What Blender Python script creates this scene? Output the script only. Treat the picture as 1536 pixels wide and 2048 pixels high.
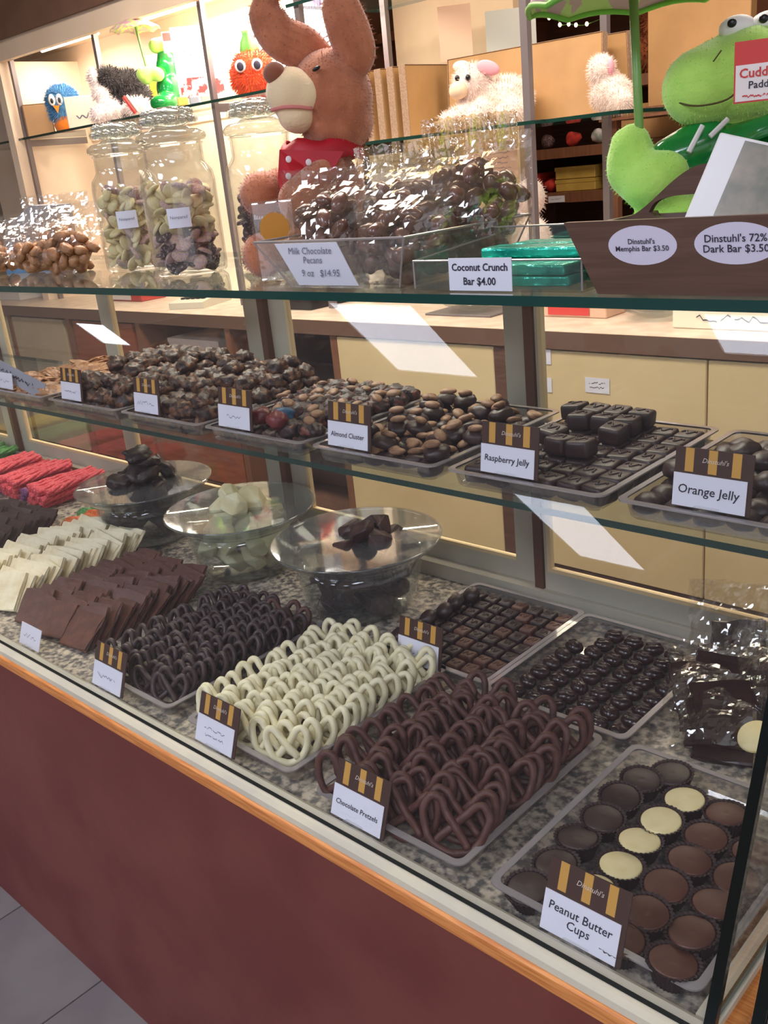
import bpy, bmesh, math, random
from math import sin, cos, pi, radians as RAD, sqrt
from mathutils import Vector, Matrix, Euler, noise

for o in list(bpy.data.objects):
    bpy.data.objects.remove(o)
scene = bpy.context.scene
C = scene.collection
random.seed(7)

# ------------------------------------------------------------------ camera
cd = bpy.data.cameras.new('camera')
cam = bpy.data.objects.new('camera', cd); C.objects.link(cam)
yaw, pitch, roll = RAD(45), RAD(20), RAD(-6)
fwd = Vector((-sin(yaw)*cos(pitch), cos(yaw)*cos(pitch), -sin(pitch)))
rt0 = Vector((cos(yaw), sin(yaw), 0)); up0 = rt0.cross(fwd)
rt = rt0*cos(roll) + up0*sin(roll); up = -rt0*sin(roll) + up0*cos(roll)
cam.matrix_world = Matrix(((rt.x, up.x, -fwd.x, 0), (rt.y, up.y, -fwd.y, 0), (rt.z, up.z, -fwd.z, 1.5), (0, 0, 0, 1)))
cd.sensor_fit = 'HORIZONTAL'; cd.sensor_width = 36.0; cd.lens = 36.0*1900/1536
cd.clip_start = 0.02; cd.clip_end = 60
scene.camera = cam

# ------------------------------------------------------------------ world, lights, exposure
w = bpy.data.worlds.new('world'); scene.world = w; w.use_nodes = True
bg = w.node_tree.nodes['Background']
bg.inputs[0].default_value = (0.80, 0.78, 0.84, 1); bg.inputs[1].default_value = 1.0
def area(name, loc, rot, sx, sy, power, col):
    l = bpy.data.lights.new(name, 'AREA'); l.shape = 'RECTANGLE'; l.size = sx; l.size_y = sy
    l.energy = power; l.color = col
    o = bpy.data.objects.new(name, l); C.objects.link(o); o.location = loc; o.rotation_euler = rot
    return o
area('fill_light_aisle', (-2.4, 1.6, 3.15), (0, 0, 0), 2.4, 0.5, 115, (1.0, 0.88, 0.76))  # added warm fill above the case, no fixture behind it
area('ceiling_light_counter', (-1.2, 3.0, 3.15), (0, 0, 0), 2.0, 0.5, 46, (1.0, 0.84, 0.68))
area('ceiling_light_far', (-2.6, 5.0, 3.15), (0, 0, 0), 2.0, 0.5, 45, (1.0, 0.82, 0.66))
vs = scene.view_settings
vs.view_transform = 'Standard'; vs.look = 'None'; vs.gamma = 1.0; vs.exposure = 0.0
try:
    vs.use_curve_mapping = False
    scene.cycles.transparent_max_bounces = 40
    scene.cycles.max_bounces = 10
except Exception:
    pass

# ------------------------------------------------------------------ material helpers
def lin(c):
    f = lambda v: (v/255/12.92) if v/255 <= 0.04045 else ((v/255+0.055)/1.055)**2.4
    return (f(c[0]), f(c[1]), f(c[2]), 1)
MATS = {}
def mat(name, col, rough=0.5, col2=None, scale=20, lo=0.4, hi=0.6, bump=0.0, bscale=60, metal=0, sheen=0, coat=0, detail=4, stretch=None, dist=0.004):
    m = bpy.data.materials.new(name); m.use_nodes = True
    nt = m.node_tree; b = nt.nodes['Principled BSDF']
    b.inputs['Base Color'].default_value = lin(col); b.inputs['Roughness'].default_value = rough
    b.inputs['Metallic'].default_value = metal
    b.inputs['Sheen Weight'].default_value = sheen; b.inputs['Coat Weight'].default_value = coat
    tc = nt.nodes.new('ShaderNodeTexCoord'); src = tc.outputs['Object']
    if stretch:
        mp = nt.nodes.new('ShaderNodeMapping'); mp.inputs['Scale'].default_value = stretch
        nt.links.new(src, mp.inputs['Vector']); src = mp.outputs['Vector']
    if col2:
        n = nt.nodes.new('ShaderNodeTexNoise'); n.inputs['Scale'].default_value = scale; n.inputs['Detail'].default_value = detail
        nt.links.new(src, n.inputs['Vector'])
        r = nt.nodes.new('ShaderNodeValToRGB')
        r.color_ramp.elements[0].position = lo; r.color_ramp.elements[1].position = hi
        r.color_ramp.elements[0].color = lin(col); r.color_ramp.elements[1].color = lin(col2)
        nt.links.new(n.outputs['Fac'], r.inputs['Fac']); nt.links.new(r.outputs['Color'], b.inputs['Base Color'])
    if bump:
        n2 = nt.nodes.new('ShaderNodeTexNoise'); n2.inputs['Scale'].default_value = bscale; n2.inputs['Detail'].default_value = 3
        nt.links.new(src, n2.inputs['Vector'])
        bp = nt.nodes.new('ShaderNodeBump'); bp.inputs['Strength'].default_value = bump; bp.inputs['Distance'].default_value = dist
        nt.links.new(n2.outputs['Fac'], bp.inputs['Height']); nt.links.new(bp.outputs['Normal'], b.inputs['Normal'])
    MATS[name] = m
    return m
def emit(name, col, s):
    m = bpy.data.materials.new(name); m.use_nodes = True; nt = m.node_tree
    e = nt.nodes.new('ShaderNodeEmission'); e.inputs[0].default_value = lin(col); e.inputs[1].default_value = s
    nt.links.new(e.outputs[0], nt.nodes['Material Output'].inputs[0]); MATS[name] = m; return m
def clear(name, tint=(255, 255, 255), base=0.04, rough=0.02, haze=0.0, hazecol=(220, 220, 225), bump=0, bscale=40, peak=0.9):
    """thin clear sheet: transparent, with a Schlick reflection and an optional diffuse haze painted in"""
    m = bpy.data.materials.new(name); m.use_nodes = True; nt = m.node_tree; nt.nodes.clear()
    out = nt.nodes.new('ShaderNodeOutputMaterial')
    t = nt.nodes.new('ShaderNodeBsdfTransparent'); t.inputs[0].default_value = lin(tint)
    g = nt.nodes.new('ShaderNodeBsdfGlossy'); g.inputs['Roughness'].default_value = rough; g.inputs[0].default_value = (1, 1, 1, 1)
    lw = nt.nodes.new('ShaderNodeLayerWeight'); lw.inputs['Blend'].default_value = 0.5
    p = nt.nodes.new('ShaderNodeMath'); p.operation = 'POWER'; p.inputs[1].default_value = 5
    nt.links.new(lw.outputs['Facing'], p.inputs[0])
    ma = nt.nodes.new('ShaderNodeMath'); ma.operation = 'MULTIPLY_ADD'; ma.inputs[1].default_value = peak-base; ma.inputs[2].default_value = base
    nt.links.new(p.outputs[0], ma.inputs[0])
    mx = nt.nodes.new('ShaderNodeMixShader'); nt.links.new(ma.outputs[0], mx.inputs[0])
    first = t.outputs[0]
    if haze:
        d = nt.nodes.new('ShaderNodeBsdfDiffuse'); d.inputs[0].default_value = lin(hazecol)
        md = nt.nodes.new('ShaderNodeMixShader'); md.inputs[0].default_value = haze
        nt.links.new(t.outputs[0], md.inputs[1]); nt.links.new(d.outputs[0], md.inputs[2]); first = md.outputs[0]
    nt.links.new(first, mx.inputs[1]); nt.links.new(g.outputs[0], mx.inputs[2])
    if bump:
        tc = nt.nodes.new('ShaderNodeTexCoord')
        n2 = nt.nodes.new('ShaderNodeTexNoise'); n2.inputs['Scale'].default_value = bscale; n2.inputs['Detail'].default_value = 2
        nt.links.new(tc.outputs['Object'], n2.inputs['Vector'])
        bp = nt.nodes.new('ShaderNodeBump'); bp.inputs['Strength'].default_value = bump; bp.inputs['Distance'].default_value = 0.01
        nt.links.new(n2.outputs['Fac'], bp.inputs['Height'])
        nt.links.new(bp.outputs['Normal'], g.inputs['Normal']); nt.links.new(bp.outputs['Normal'], lw.inputs['Normal'])
    nt.links.new(mx.outputs[0], out.inputs[0]); MATS[name] = m; return m

# surfaces of the case and the room
mat('red_laminate', (104, 40, 36), 0.45, (114, 54, 46), 6, bump=0.05)
mat('oak', (196, 116, 52), 0.4, (222, 146, 78), 5, stretch=(3, 60, 60), bump=0.1)
mat('white_rail', (206, 198, 176), 0.35, (192, 186, 170), 8)
mat('granite', (92, 88, 86), 0.35, (196, 182, 162), 95, 0.40, 0.62, bump=0.05, detail=6)
mat('door_frame', (196, 186, 166), 0.5, (180, 174, 158), 6)
mat('door_edge', (222, 196, 150), 0.5)
mat('brown_strip', (104, 70, 52), 0.5)
clear('front_glass', (253, 253, 253), 0.013, 0.0, 0.009, (215, 210, 214))  # small diffuse share paints the pale veil of room light on the glass
clear('pane_glass', (250, 252, 250), 0.04, 0.0, 0.015)
clear('shelf_glass', (246, 251, 249), 0.04, 0.0, 0.02)
mat('glass_edge', (24, 58, 50), 0.15, coat=0.5)
mat('glass_edge_dark', (10, 22, 22), 0.15, coat=0.5)
mat('glass_edge_teal', (30, 68, 62), 0.15, coat=0.5)
clear('acrylic', (246, 246, 244), 0.05, 0.03, 0.03)
clear('tray_plastic', (244, 242, 240), 0.07, 0.06, 0.05)
mat('tray_rim', (150, 142, 140), 0.15, coat=0.6)
clear('bowl_glass', (244, 246, 245), 0.05, 0.03, 0.035, (190, 192, 196), peak=.7)
clear('bowl_rim', (238, 241, 241), 0.05, 0.04, 0.075, (186, 188, 192), peak=.7)
clear('jar_glass', (251, 252, 250), 0.06, 0.02, 0.03)
clear('lid_glass', (232, 234, 230), 0.16, 0.05, 0.10, (235, 230, 222))
clear('film', (252, 251, 249), 0.12, 0.06, 0.02, (230, 215, 200), bump=0.45, bscale=20, peak=.7)
clear('film_gold', (240, 226, 190), 0.30, 0.08, 0.15, (230, 190, 120), bump=0.6, bscale=60)
mat('counter_top', (206, 178, 158), 0.4, (226, 206, 188), 14, 0.35, 0.65, detail=6)
mat('counter_edge', (112, 84, 68), 0.5)
mat('cabinet_cream', (226, 204, 158), 0.5, (220, 198, 152), 3)
mat('dark_wood', (88, 58, 46), 0.55, (104, 70, 54), 4, stretch=(1, 1, 14))
mat('brown_wood', (120, 78, 56), 0.55, (134, 88, 62), 4, stretch=(14, 1, 1))
mat('orange_wood', (140, 72, 44), 0.5, (156, 86, 54), 6, stretch=(1, 1, 8))
mat('unit_cream', (238, 216, 192), 0.6, (234, 210, 184), 3)
mat('soffit_brown', (112, 82, 68), 0.6, (120, 90, 74), 5)
mat('metal_post', (128, 118, 118), 0.4, metal=0.3)
mat('beige_wall', (196, 172, 140), 0.7, (190, 166, 134), 4)
mat('floor_tile', (134, 126, 124), 0.45, (124, 116, 116), 5, bump=0.02)
mat('grout', (112, 104, 102), 0.9)
mat('ceiling_paint', (210, 204, 196), 0.9)
mat('wall_paint', (200, 180, 160), 0.9)
# sweets
mat('dark_choc', (48, 31, 29), 0.42, (58, 39, 35), 40, bump=0.15, bscale=120)
mat('dark_choc_gloss', (44, 27, 26), 0.22, (54, 34, 32), 30, bump=0.10, bscale=90)
mat('milk_choc', (96, 60, 48), 0.45, (82, 50, 40), 40, bump=0.12, bscale=150)
mat('pretzel_milk', (94, 56, 46), 0.5, (80, 46, 38), 60, bump=0.2, bscale=160)
mat('pretzel_dark', (52, 36, 36), 0.45, (62, 44, 42), 60, bump=0.2, bscale=160)
mat('white_choc', (226, 216, 176), 0.45, (236, 228, 194), 40, bump=0.10, bscale=140)
mat('white_cup', (238, 222, 168), 0.45, (232, 214, 156), 60, bump=0.05)
mat('milk_cup', (92, 54, 41), 0.42, (82, 47, 36), 30, bump=0.05)
mat('dark_cup', (58, 40, 38), 0.40, (48, 32, 31), 30, bump=0.05)
mat('paper_cup', (52, 34, 32), 0.6)
mat('bark_milk', (100, 60, 46), 0.5, (82, 48, 36), 50, bump=0.3, bscale=90)
mat('bark_dark', (64, 40, 33), 0.5, (52, 32, 28), 50, bump=0.3, bscale=90)
mat('bark_white', (224, 208, 168), 0.5, (236, 226, 194), 30, bump=0.25, bscale=90)
mat('nut_tan', (148, 110, 80), 0.5, (124, 88, 62), 60, bump=0.3, bscale=140)
mat('cluster_pecan', (52, 33, 27), 0.45, (124, 84, 58), 75, 0.50, 0.64, bump=0.6, bscale=110)
mat('cluster_fruit', (50, 33, 30), 0.45, (118, 68, 56), 60, 0.52, 0.62, bump=0.6, bscale=110)
mat('brittle', (128, 84, 54), 0.4, (166, 120, 82), 60, bump=0.6, bscale=90)
mat('pecan_choc', (104, 72, 62), 0.25, (124, 88, 76), 60, coat=0.3)
mat('nonpareil_cream', (226, 206, 150), 0.5, (238, 222, 176), 60, bump=0.3, bscale=300)
mat('nonpareil_pastel', (222, 186, 160), 0.5, (200, 160, 176), 260, 0.42, 0.58, bump=0.8, bscale=350)
mat('nonpareil_dark', (74, 48, 48), 0.45, (176, 150, 150), 240, 0.55, 0.62, bump=0.8, bscale=350)
mat('chunk_white', (232, 226, 186), 0.5, (218, 206, 160), 25, bump=0.2)
mat('chunk_milk', (74, 46, 40), 0.5, (62, 38, 33), 25, bump=0.5, bscale=80)
mat('chunk_dark', (42, 28, 27), 0.45, (52, 35, 33), 25, bump=0.4, bscale=80)
mat('sour_red', (206, 50, 66), 0.6, (226, 92, 100), 160, bump=0.6, bscale=250)
mat('sour_purple', (96, 46, 92), 0.6, (134, 72, 124), 160, bump=0.6, bscale=250)
mat('sour_green', (72, 140, 70), 0.6, (110, 170, 96), 160, bump=0.6, bscale=250)
mat('sour_yellow', (226, 190, 40), 0.6, (236, 208, 90), 160, bump=0.6, bscale=250)
mat('sour_orange', (230, 106, 36), 0.55, (240, 136, 70), 160, bump=0.6, bscale=250)
# paper, cards, cloth
mat('card_white', (228, 228, 240), 0.6)
mat('card_brown', (70, 46, 38), 0.5)
mat('card_gold', (206, 156, 74), 0.45)
mat('ink', (52, 46, 62), 0.8)
mat('ink_soft', (120, 116, 136), 0.8)
mat('cream_print', (216, 204, 190), 0.7)
mat('kraft', (190, 146, 96), 0.45, (180, 138, 90), 6, coat=0.2)
mat('kraft_edge', (160, 126, 100), 0.6, (178, 148, 122), 160)
mat('bear_fur', (192, 118, 82), 0.95, (172, 100, 66), 30, sheen=0.6, bump=0.5, bscale=180)
mat('bear_muzzle', (240, 212, 168), 0.95, sheen=0.5, bump=0.4, bscale=220)
mat('bear_nose', (142, 80, 54), 0.8, sheen=0.3)
mat('mouth_pink', (214, 130, 124), 0.9)
mat('bandana', (192, 22, 42), 0.55, (172, 14, 34), 20)
mat('white_dot', (236, 224, 226), 0.8)
mat('black_plastic', (26, 22, 24), 0.35)
mat('frog_fur', (192, 236, 110), 0.95, (174, 224, 96), 25, sheen=0.5, bump=0.4, bscale=240)
mat('raincoat', (24, 138, 62), 0.18, (16, 120, 50), 14, coat=0.6, bump=0.3, bscale=26)
mat('eye_white', (244, 240, 236), 0.5)
mat('thread', (84, 70, 36), 0.9)
mat('cord_white', (224, 220, 214), 0.8)
mat('pole_green', (122, 164, 84), 0.35)
mat('umbrella_print', (214, 222, 150), 0.5, (224, 170, 190), 40, 0.48, 0.52)
mat('umbrella_hem', (124, 190, 70), 0.5)
mat('tag_red', (214, 66, 62), 0.5)
mat('tag_white', (240, 230, 226), 0.5)
mat('tag_ink_red', (206, 62, 60), 0.6)
mat('tote_wood', (104, 76, 64), 0.42, (92, 66, 54), 5, stretch=(2, 30, 30), coat=0.15)
mat('oval_paper', (216, 210, 228), 0.6)
mat('silver_wrap', (236, 232, 230), 0.3)
mat('photo_print', (170, 150, 130), 0.3, (104, 104, 88), 26, 0.35, 0.65, detail=6)
mat('gold_ribbon', (216, 166, 66), 0.25, metal=0.8)
mat('cream_wrap', (232, 200, 160), 0.25)
mat('brown_wrap', (92, 62, 48), 0.3)
mat('teal_foil', (20, 150, 132), 0.22, (60, 196, 172), 30, metal=0.55, bump=0.7, bscale=70)
mat('seal_gold', (206, 138, 40), 0.4)
mat('lamb_fur', (244, 226, 214), 1.0, (236, 214, 200), 30, sheen=0.4, bump=0.5, bscale=200)
mat('lamb_tan', (238, 206, 172), 0.95, sheen=0.4)
mat('ear_pink', (240, 168, 178), 0.9)
mat('bird_blue', (96, 162, 206), 1.0, (74, 138, 190), 30, sheen=0.3)
mat('bird_purple', (150, 70, 176), 1.0, sheen=0.3)
mat('bird_orange', (240, 130, 40), 1.0, sheen=0.3)
mat('dog_black', (40, 32, 34), 1.0, sheen=0.3)
mat('dog_white', (236, 222, 220), 1.0, sheen=0.3)
mat('pumpkin_fur', (240, 100, 44), 1.0, (232, 84, 32), 20, sheen=0.4, bump=0.5, bscale=180)
mat('leaf_green', (96, 164, 74), 0.9)
mat('sign_cream', (250, 246, 224), 0.6)
mat('gold_box', (206, 176, 92), 0.35, (190, 158, 76), 8)
mat('red_box', (176, 52, 44), 0.5)
mat('white_box', (214, 206, 200), 0.6)
mat('grey_box', (150, 152, 162), 0.5)
mat('blue_plastic', (52, 122, 184), 0.4)
mat('plush_purple', (140, 92, 160), 1.0, (196, 160, 206), 18)
mat('plush_red', (200, 62, 48), 1.0, (150, 40, 36), 18)
mat('plush_brown', (150, 84, 50), 1.0, (128, 68, 40), 30)
mat('plush_magenta', (226, 40, 160), 0.9, (150, 60, 220), 12)
mat('plush_white', (214, 206, 204), 1.0, (140, 150, 140), 18)
mat('foil_blue', (44, 84, 116), 0.4)
mat('foil_red', (112, 42, 42), 0.4)
mat('garland', (72, 110, 52), 0.8, (52, 84, 40), 18)
mat('terminal_grey', (206, 200, 184), 0.5)
mat('paper_pink', (232, 190, 162), 0.7)
mat('paper_grey', (206, 204, 196), 0.7)
mat('snack_bag', (170, 70, 66), 0.3, (226, 210, 210), 22, 0.47, 0.53)
mat('snack_bag_blue', (70, 80, 160), 0.3, (210, 90, 70), 20, 0.5, 0.56)
emit('troffer_glow', (230, 238, 255), 19.0)
emit('tube_glow', (255, 236, 206), 16.0)
emit('bulb_glow', (255, 226, 170), 9.0)

# ------------------------------------------------------------------ object helpers
class MB:
    """collects shapes and links them as one mesh object"""
    def __init__(s): s.v = []; s.f = []; s.m = []
    def add(s, vs, fs, mi=0, M=None):
        n = len(s.v)
        s.v += [tuple(M @ Vector(p)) if M else tuple(p) for p in vs]
        s.f += [tuple(i+n for i in f) for f in fs]; s.m += [mi]*len(fs); return s
    def box(s, a, b, mi=0, M=None, side_mi=None, faces_mi=None):
        x0, y0, z0 = a; x1, y1, z1 = b
        vs = [(x0, y0, z0), (x1, y0, z0), (x1, y1, z0), (x0, y1, z0), (x0, y0, z1), (x1, y0, z1), (x1, y1, z1), (x0, y1, z1)]
        fs = [(0, 3, 2, 1), (4, 5, 6, 7), (0, 1, 5, 4), (1, 2, 6, 5), (2, 3, 7, 6), (3, 0, 4, 7)]
        n = len(s.m); s.add(vs, fs, mi, M)
        if faces_mi:
            for k, q in faces_mi.items(): s.m[n+k] = q
        return s
    def rbox(s, c, h, r, mi=0, M=None, n=3):
        """box with rounded edges: a superellipsoid-like cube of half sizes h"""
        bm = bmesh.new(); bmesh.ops.create_cube(bm, size=2)
        for v in bm.verts: v.co = Vector((v.co.x*h[0], v.co.y*h[1], v.co.z*h[2]))
        bmesh.ops.bevel(bm, geom=bm.edges[:], offset=r, segments=n, affect='EDGES', profile=0.5)
        bm.verts.index_update()
        vs = [(v.co.x+c[0], v.co.y+c[1], v.co.z+c[2]) for v in bm.verts]; fs = [tuple(v.index for v in f.verts) for f in bm.faces]
        bm.free(); return s.add(vs, fs, mi, M)
    def ell(s, c, r, mi=0, rot=None, seg=16, ring=10, M=None):
        vs = []; fs = []
        R = Euler(rot).to_matrix() if rot else Matrix.Identity(3)
        for i in range(ring+1):
            t = pi*i/ring
            for j in range(seg):
                a = 2*pi*j/seg
                p = R @ Vector((r[0]*sin(t)*cos(a), r[1]*sin(t)*sin(a), r[2]*cos(t)))
                vs.append((p.x+c[0], p.y+c[1], p.z+c[2]))
        for i in range(ring):
            for j in range(seg):
                q = (j+1) % seg
                if i == 0: fs.append((j, seg+j, seg+q))
                elif i == ring-1: fs.append((i*seg+j, (i+1)*seg+j, i*seg+q))
                else: fs.append((i*seg+j, (i+1)*seg+j, (i+1)*seg+q, i*seg+q))
        return s.add(vs, fs, mi, M)
    def tube(s, pts, r, mi=0, seg=8, closed=False, M=None):
        pts = [Vector(p) for p in pts]; n = len(pts); vs = []; fs = []
        prev = None
        for i, p in enumerate(pts):
            a = pts[(i-1) % n] if (closed or i > 0) else p
            b = pts[(i+1) % n] if (closed or i < n-1) else p
            d = (b-a).normalized()
            if prev is None:
                ref = Vector((0, 1, 0)) if abs(d.y) < 0.9 else Vector((1, 0, 0))
                u = d.cross(ref).normalized()
            else:
                u = (prev - d*prev.dot(d)).normalized()
            prev = u; v = d.cross(u)
            rr = r[i] if isinstance(r, (list, tuple)) else r
            for k in range(seg):
                t = 2*pi*k/seg; q = p + (u*cos(t)+v*sin(t))*rr; vs.append(tuple(q))
        m = n if closed else n-1
        for i in range(m):
            for k in range(seg):
                a = i*seg+k; b = i*seg+(k+1) % seg; c = ((i+1) % n)*seg+(k+1) % seg; d = ((i+1) % n)*seg+k
                fs.append((a, b, c, d))
        if not closed:
            fs.append(tuple(range(seg))[::-1]); fs.append(tuple((n-1)*seg+k for k in range(seg)))
        return s.add(vs, fs, mi, M)
    def lathe(s, prof, seg=40, mi=0, M=None, flute=0, nfl=0):
        vs = []; fs = []; n = len(prof)
        for i, (r, z) in enumerate(prof):
            for k in range(seg):
                t = 2*pi*k/seg; rr = r*(1+(flute*(cos(nfl*t)) if flute else 0))
                vs.append((rr*cos(t), rr*sin(t), z))
        for i in range(n-1):
            for k in range(seg):
                q = (k+1) % seg; fs.append((i*seg+k, i*seg+q, (i+1)*seg+q, (i+1)*seg+k))
        if prof[0][0] > 1e-6: fs.append(tuple(range(seg))[::-1])
        if prof[-1][0] > 1e-6: fs.append(tuple((n-1)*seg+k for k in range(seg)))
        return s.add(vs, fs, mi, M)
    def prism(s, poly, d0, d1, axis='y', mi=0, M=None, side=None):
        n = len(poly)
        def P(p, d): return (p[0], d, p[1]) if axis == 'y' else ((d, p[0], p[1]) if axis == 'x' else (p[0], p[1], d))
        vs = [P(p, d0) for p in poly]+[P(p, d1) for p in poly]
        fs = [tuple(range(n))[::-1], tuple(range(n, 2*n))]+[(i, (i+1) % n, n+(i+1) % n, n+i) for i in range(n)]
        k = len(s.m); s.add(vs, fs, mi, M)
        if side is not None:
            for i in range(k+2, k+2+n): s.m[i] = side
        return s
    def data(s, name, mats, smooth=False):
        me = bpy.data.meshes.new(name); me.from_pydata(s.v, [], s.f)
        for m in (mats if isinstance(mats, (list, tuple)) else [mats]): me.materials.append(MATS[m] if isinstance(m, str) else m)
        me.polygons.foreach_set('material_index', s.m)
        if smooth: me.polygons.foreach_set('use_smooth', [True]*len(s.f))
        bm = bmesh.new(); bm.from_mesh(me); bmesh.ops.recalc_face_normals(bm, faces=bm.faces[:]); bm.to_mesh(me); bm.free()
        me.update(); return me
    def build(s, name, mats, parent=None, smooth=False, loc=None, rot=None):
        return link(name, s.data(name, mats, smooth), parent, loc, rot)
def link(name, me, parent=None, loc=None, rot=None):
    o = bpy.data.objects.new(name, me); C.objects.link(o)
    if parent: o.parent = parent
    if loc: o.location = loc
    if rot: o.rotation_euler = rot
    return o
def tag(o, label=None, cat=None, group=None, kind=None):
    if label: o['label'] = label
    if cat: o['category'] = cat
    if group: o['group'] = group
    if kind: o['kind'] = kind
    return o
def thing(name, loc, rz=0, label=None, cat=None, group=None, rx=0):
    o = bpy.data.objects.new(name, None); o.empty_display_size = 0.02; C.objects.link(o)
    o.location = loc; o.rotation_euler = (rx, 0, rz)
    return tag(o, label, cat, group)
def struct(o): return tag(o, kind='structure')
def smooth_angle(o):
    return o
def lump(seed, r, amp=0.25, freq=1.6, sub=3, flat=0.0):
    """an irregular nugget with its lowest point at z = 0"""
    bm = bmesh.new(); bmesh.ops.create_icosphere(bm, subdivisions=sub, radius=1)
    off = Vector((seed*3.7, seed*1.3, seed*2.1))
    for v in bm.verts:
        n = noise.noise(v.co*freq+off)+0.5*noise.noise(v.co*freq*2.3+off)
        p = v.co*(1+amp*n); v.co = Vector((p.x*r[0], p.y*r[1], p.z*r[2]))
        if flat and v.co.z < -flat*r[2]: v.co.z = -flat*r[2]
    z0 = min(v.co.z for v in bm.verts); bm.verts.index_update()
    mb = MB(); mb.add([(v.co.x, v.co.y, v.co.z-z0) for v in bm.verts], [tuple(v.index for v in f.verts) for f in bm.faces])
    bm.free(); return mb
def blob(name, parts, m, parent, voxel=0.006, smooth=4, fuzz=0.0):
    """one continuous soft body grown from overlapping ellipsoids and tapered limbs"""
    mb = MB()
    for p in parts:
        if p[0] == 'e': mb.ell(p[1], p[2], rot=p[3] if len(p) > 3 else None, seg=24, ring=16)
        else:
            a, b, ra, rb = Vector(p[1]), Vector(p[2]), p[3], p[4]
            for i in range(9):
                t = i/8; c = a.lerp(b, t); r = ra+(rb-ra)*t; mb.ell(c, (r, r, r), seg=18, ring=12)
    me = mb.data(name, m)
    o = link(name, me)
    md = o.modifiers.new('r', 'REMESH'); md.mode = 'VOXEL'; md.voxel_size = voxel
    sm = o.modifiers.new('s', 'SMOOTH'); sm.iterations = smooth; sm.factor = 0.6
    dg = bpy.context.evaluated_depsgraph_get(); ev = o.evaluated_get(dg)
    me2 = bpy.data.meshes.new_from_object(ev); me2.name = name
    bpy.data.objects.remove(o); bpy.data.meshes.remove(me)
    me2.materials.clear(); me2.materials.append(MATS[m])
    me2.polygons.foreach_set('use_smooth', [True]*len(me2.polygons))
    if fuzz:
        for v in me2.vertices:
            v.co += v.normal*(fuzz*noise.noise(v.co*90))
    o = link(name, me2, parent)
    return o
def fur(src, m, parent, n, length, width=0.0012, droop=0.3, name='fur', seed=1, keep=None):
    """short tufts over a soft body, one part"""
    rnd = random.Random(seed); me = src.data; mb = MB()
    vs = me.vertices; N = len(vs)
    for _ in range(n):
        v = vs[rnd.randrange(N)]
        if keep and not keep(v.co): continue
        nn = v.normal.copy(); t = Vector((rnd.uniform(-1, 1), rnd.uniform(-1, 1), rnd.uniform(-1, 1)))
        u = nn.cross(t)
        if u.length < 1e-4: continue
        u.normalize(); tip = v.co+nn*length*rnd.uniform(.6, 1.2)+t*length*0.45-Vector((0, 0, droop*length))
        b = v.co-nn*length*0.2; w2 = nn.cross(u)*width
        mb.add([b+u*width, b-u*width, b+w2, tip], [(0, 1, 3), (1, 2, 3), (2, 0, 3)])
    o = mb.build(name, m, parent); o['kind'] = 'stuff'; return o
TXT = {}
def text_mesh(body, m, shear=0.0, bold=0.0):
    key = (body, m, shear, bold)
    if key in TXT: return TXT[key]
    cu = bpy.data.curves.new('t', 'FONT'); cu.body = body; cu.size = 1; cu.align_x = 'CENTER'; cu.align_y = 'CENTER'; cu.shear = shear; cu.offset = bold
    cu.resolution_u = 2; cu.space_line = 0.95
    o = bpy.data.objects.new('t', cu); C.objects.link(o)
    dg = bpy.context.evaluated_depsgraph_get(); me = bpy.data.meshes.new_from_object(o.evaluated_get(dg))
    bpy.data.objects.remove(o); bpy.data.curves.remove(cu)
    me.materials.clear(); me.materials.append(MATS[m]); me.name = 'lettering'
    xs = [v.co.x for v in me.vertices]; ys = [v.co.y for v in me.vertices]
    cx, cy = (max(xs)+min(xs))/2, (max(ys)+min(ys))/2
    for v in me.vertices: v.co.x -= cx; v.co.y -= cy
    TXT[key] = (me, max(xs)-min(xs), max(ys)-min(ys)); return TXT[key]
def put_text(body, m, parent, loc, wmax, hmax, rot=(pi/2, 0, 0), name='lettering', shear=0.0, bold=0.0):
    me, tw, th = text_mesh(body, m, shear, bold)
    s = min(wmax/tw, hmax/th)
    o = link(name, me, parent, loc, rot); o.scale = (s, s, s); return o
def scribble(parent, loc, w_, h_, rows, m='ink_soft', rot=(0, 0, 0), seed=3, th=0.0006, name='writing'):
    """short wavy pen strokes standing for writing too blurred to read; lies in XZ facing -Y"""
    rnd = random.Random(seed); mb = MB()
    for r in range(rows):
        z = h_/2-h_*(r+.5)/rows; ww = w_*rnd.uniform(.7, 1); x = -ww/2; pts = []
        while x < ww/2:
            pts.append((x, 0, z+rnd.uniform(-.22, .22)*h_/rows)); x += h_/rows*.22
        for a, b in zip(pts[:-1], pts[1:]):
            if rnd.random() < .12: continue
            mb.add([(a[0], 0, a[2]-th), (b[0], 0, b[2]-th), (b[0], 0, b[2]+th), (a[0], 0, a[2]+th)], [(0, 1, 2, 3)])
    return mb.build(name, m, parent, loc=loc, rot=rot)
def spline(ctrl, n):
    """Catmull-Rom through ctrl"""
    P = [Vector(c) for c in ctrl]; P = [P[0]*2-P[1]]+P+[P[-1]*2-P[-2]]; out = []
    m = len(P)-3
    for k in range(n):
        t = k/(n-1)*m; i = min(int(t), m-1); u = t-i; a, b, c, d = P[i:i+4]
        out.append(0.5*((2*b)+(c-a)*u+(2*a-5*b+4*c-d)*u*u+(3*b-a-3*c+d)*u**3))
    return out
def rrect(x0, x1, y0, y1, r, n=4):
    out = []
    for cx, cy, a0 in ((x1-r, y1-r, 0), (x0+r, y1-r, pi/2), (x0+r, y0+r, pi), (x1-r, y0+r, 3*pi/2)):
        for k in range(n+1):
            a = a0+pi/2*k/n; out.append((cx+r*cos(a), cy+r*sin(a)))
    return out
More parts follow.
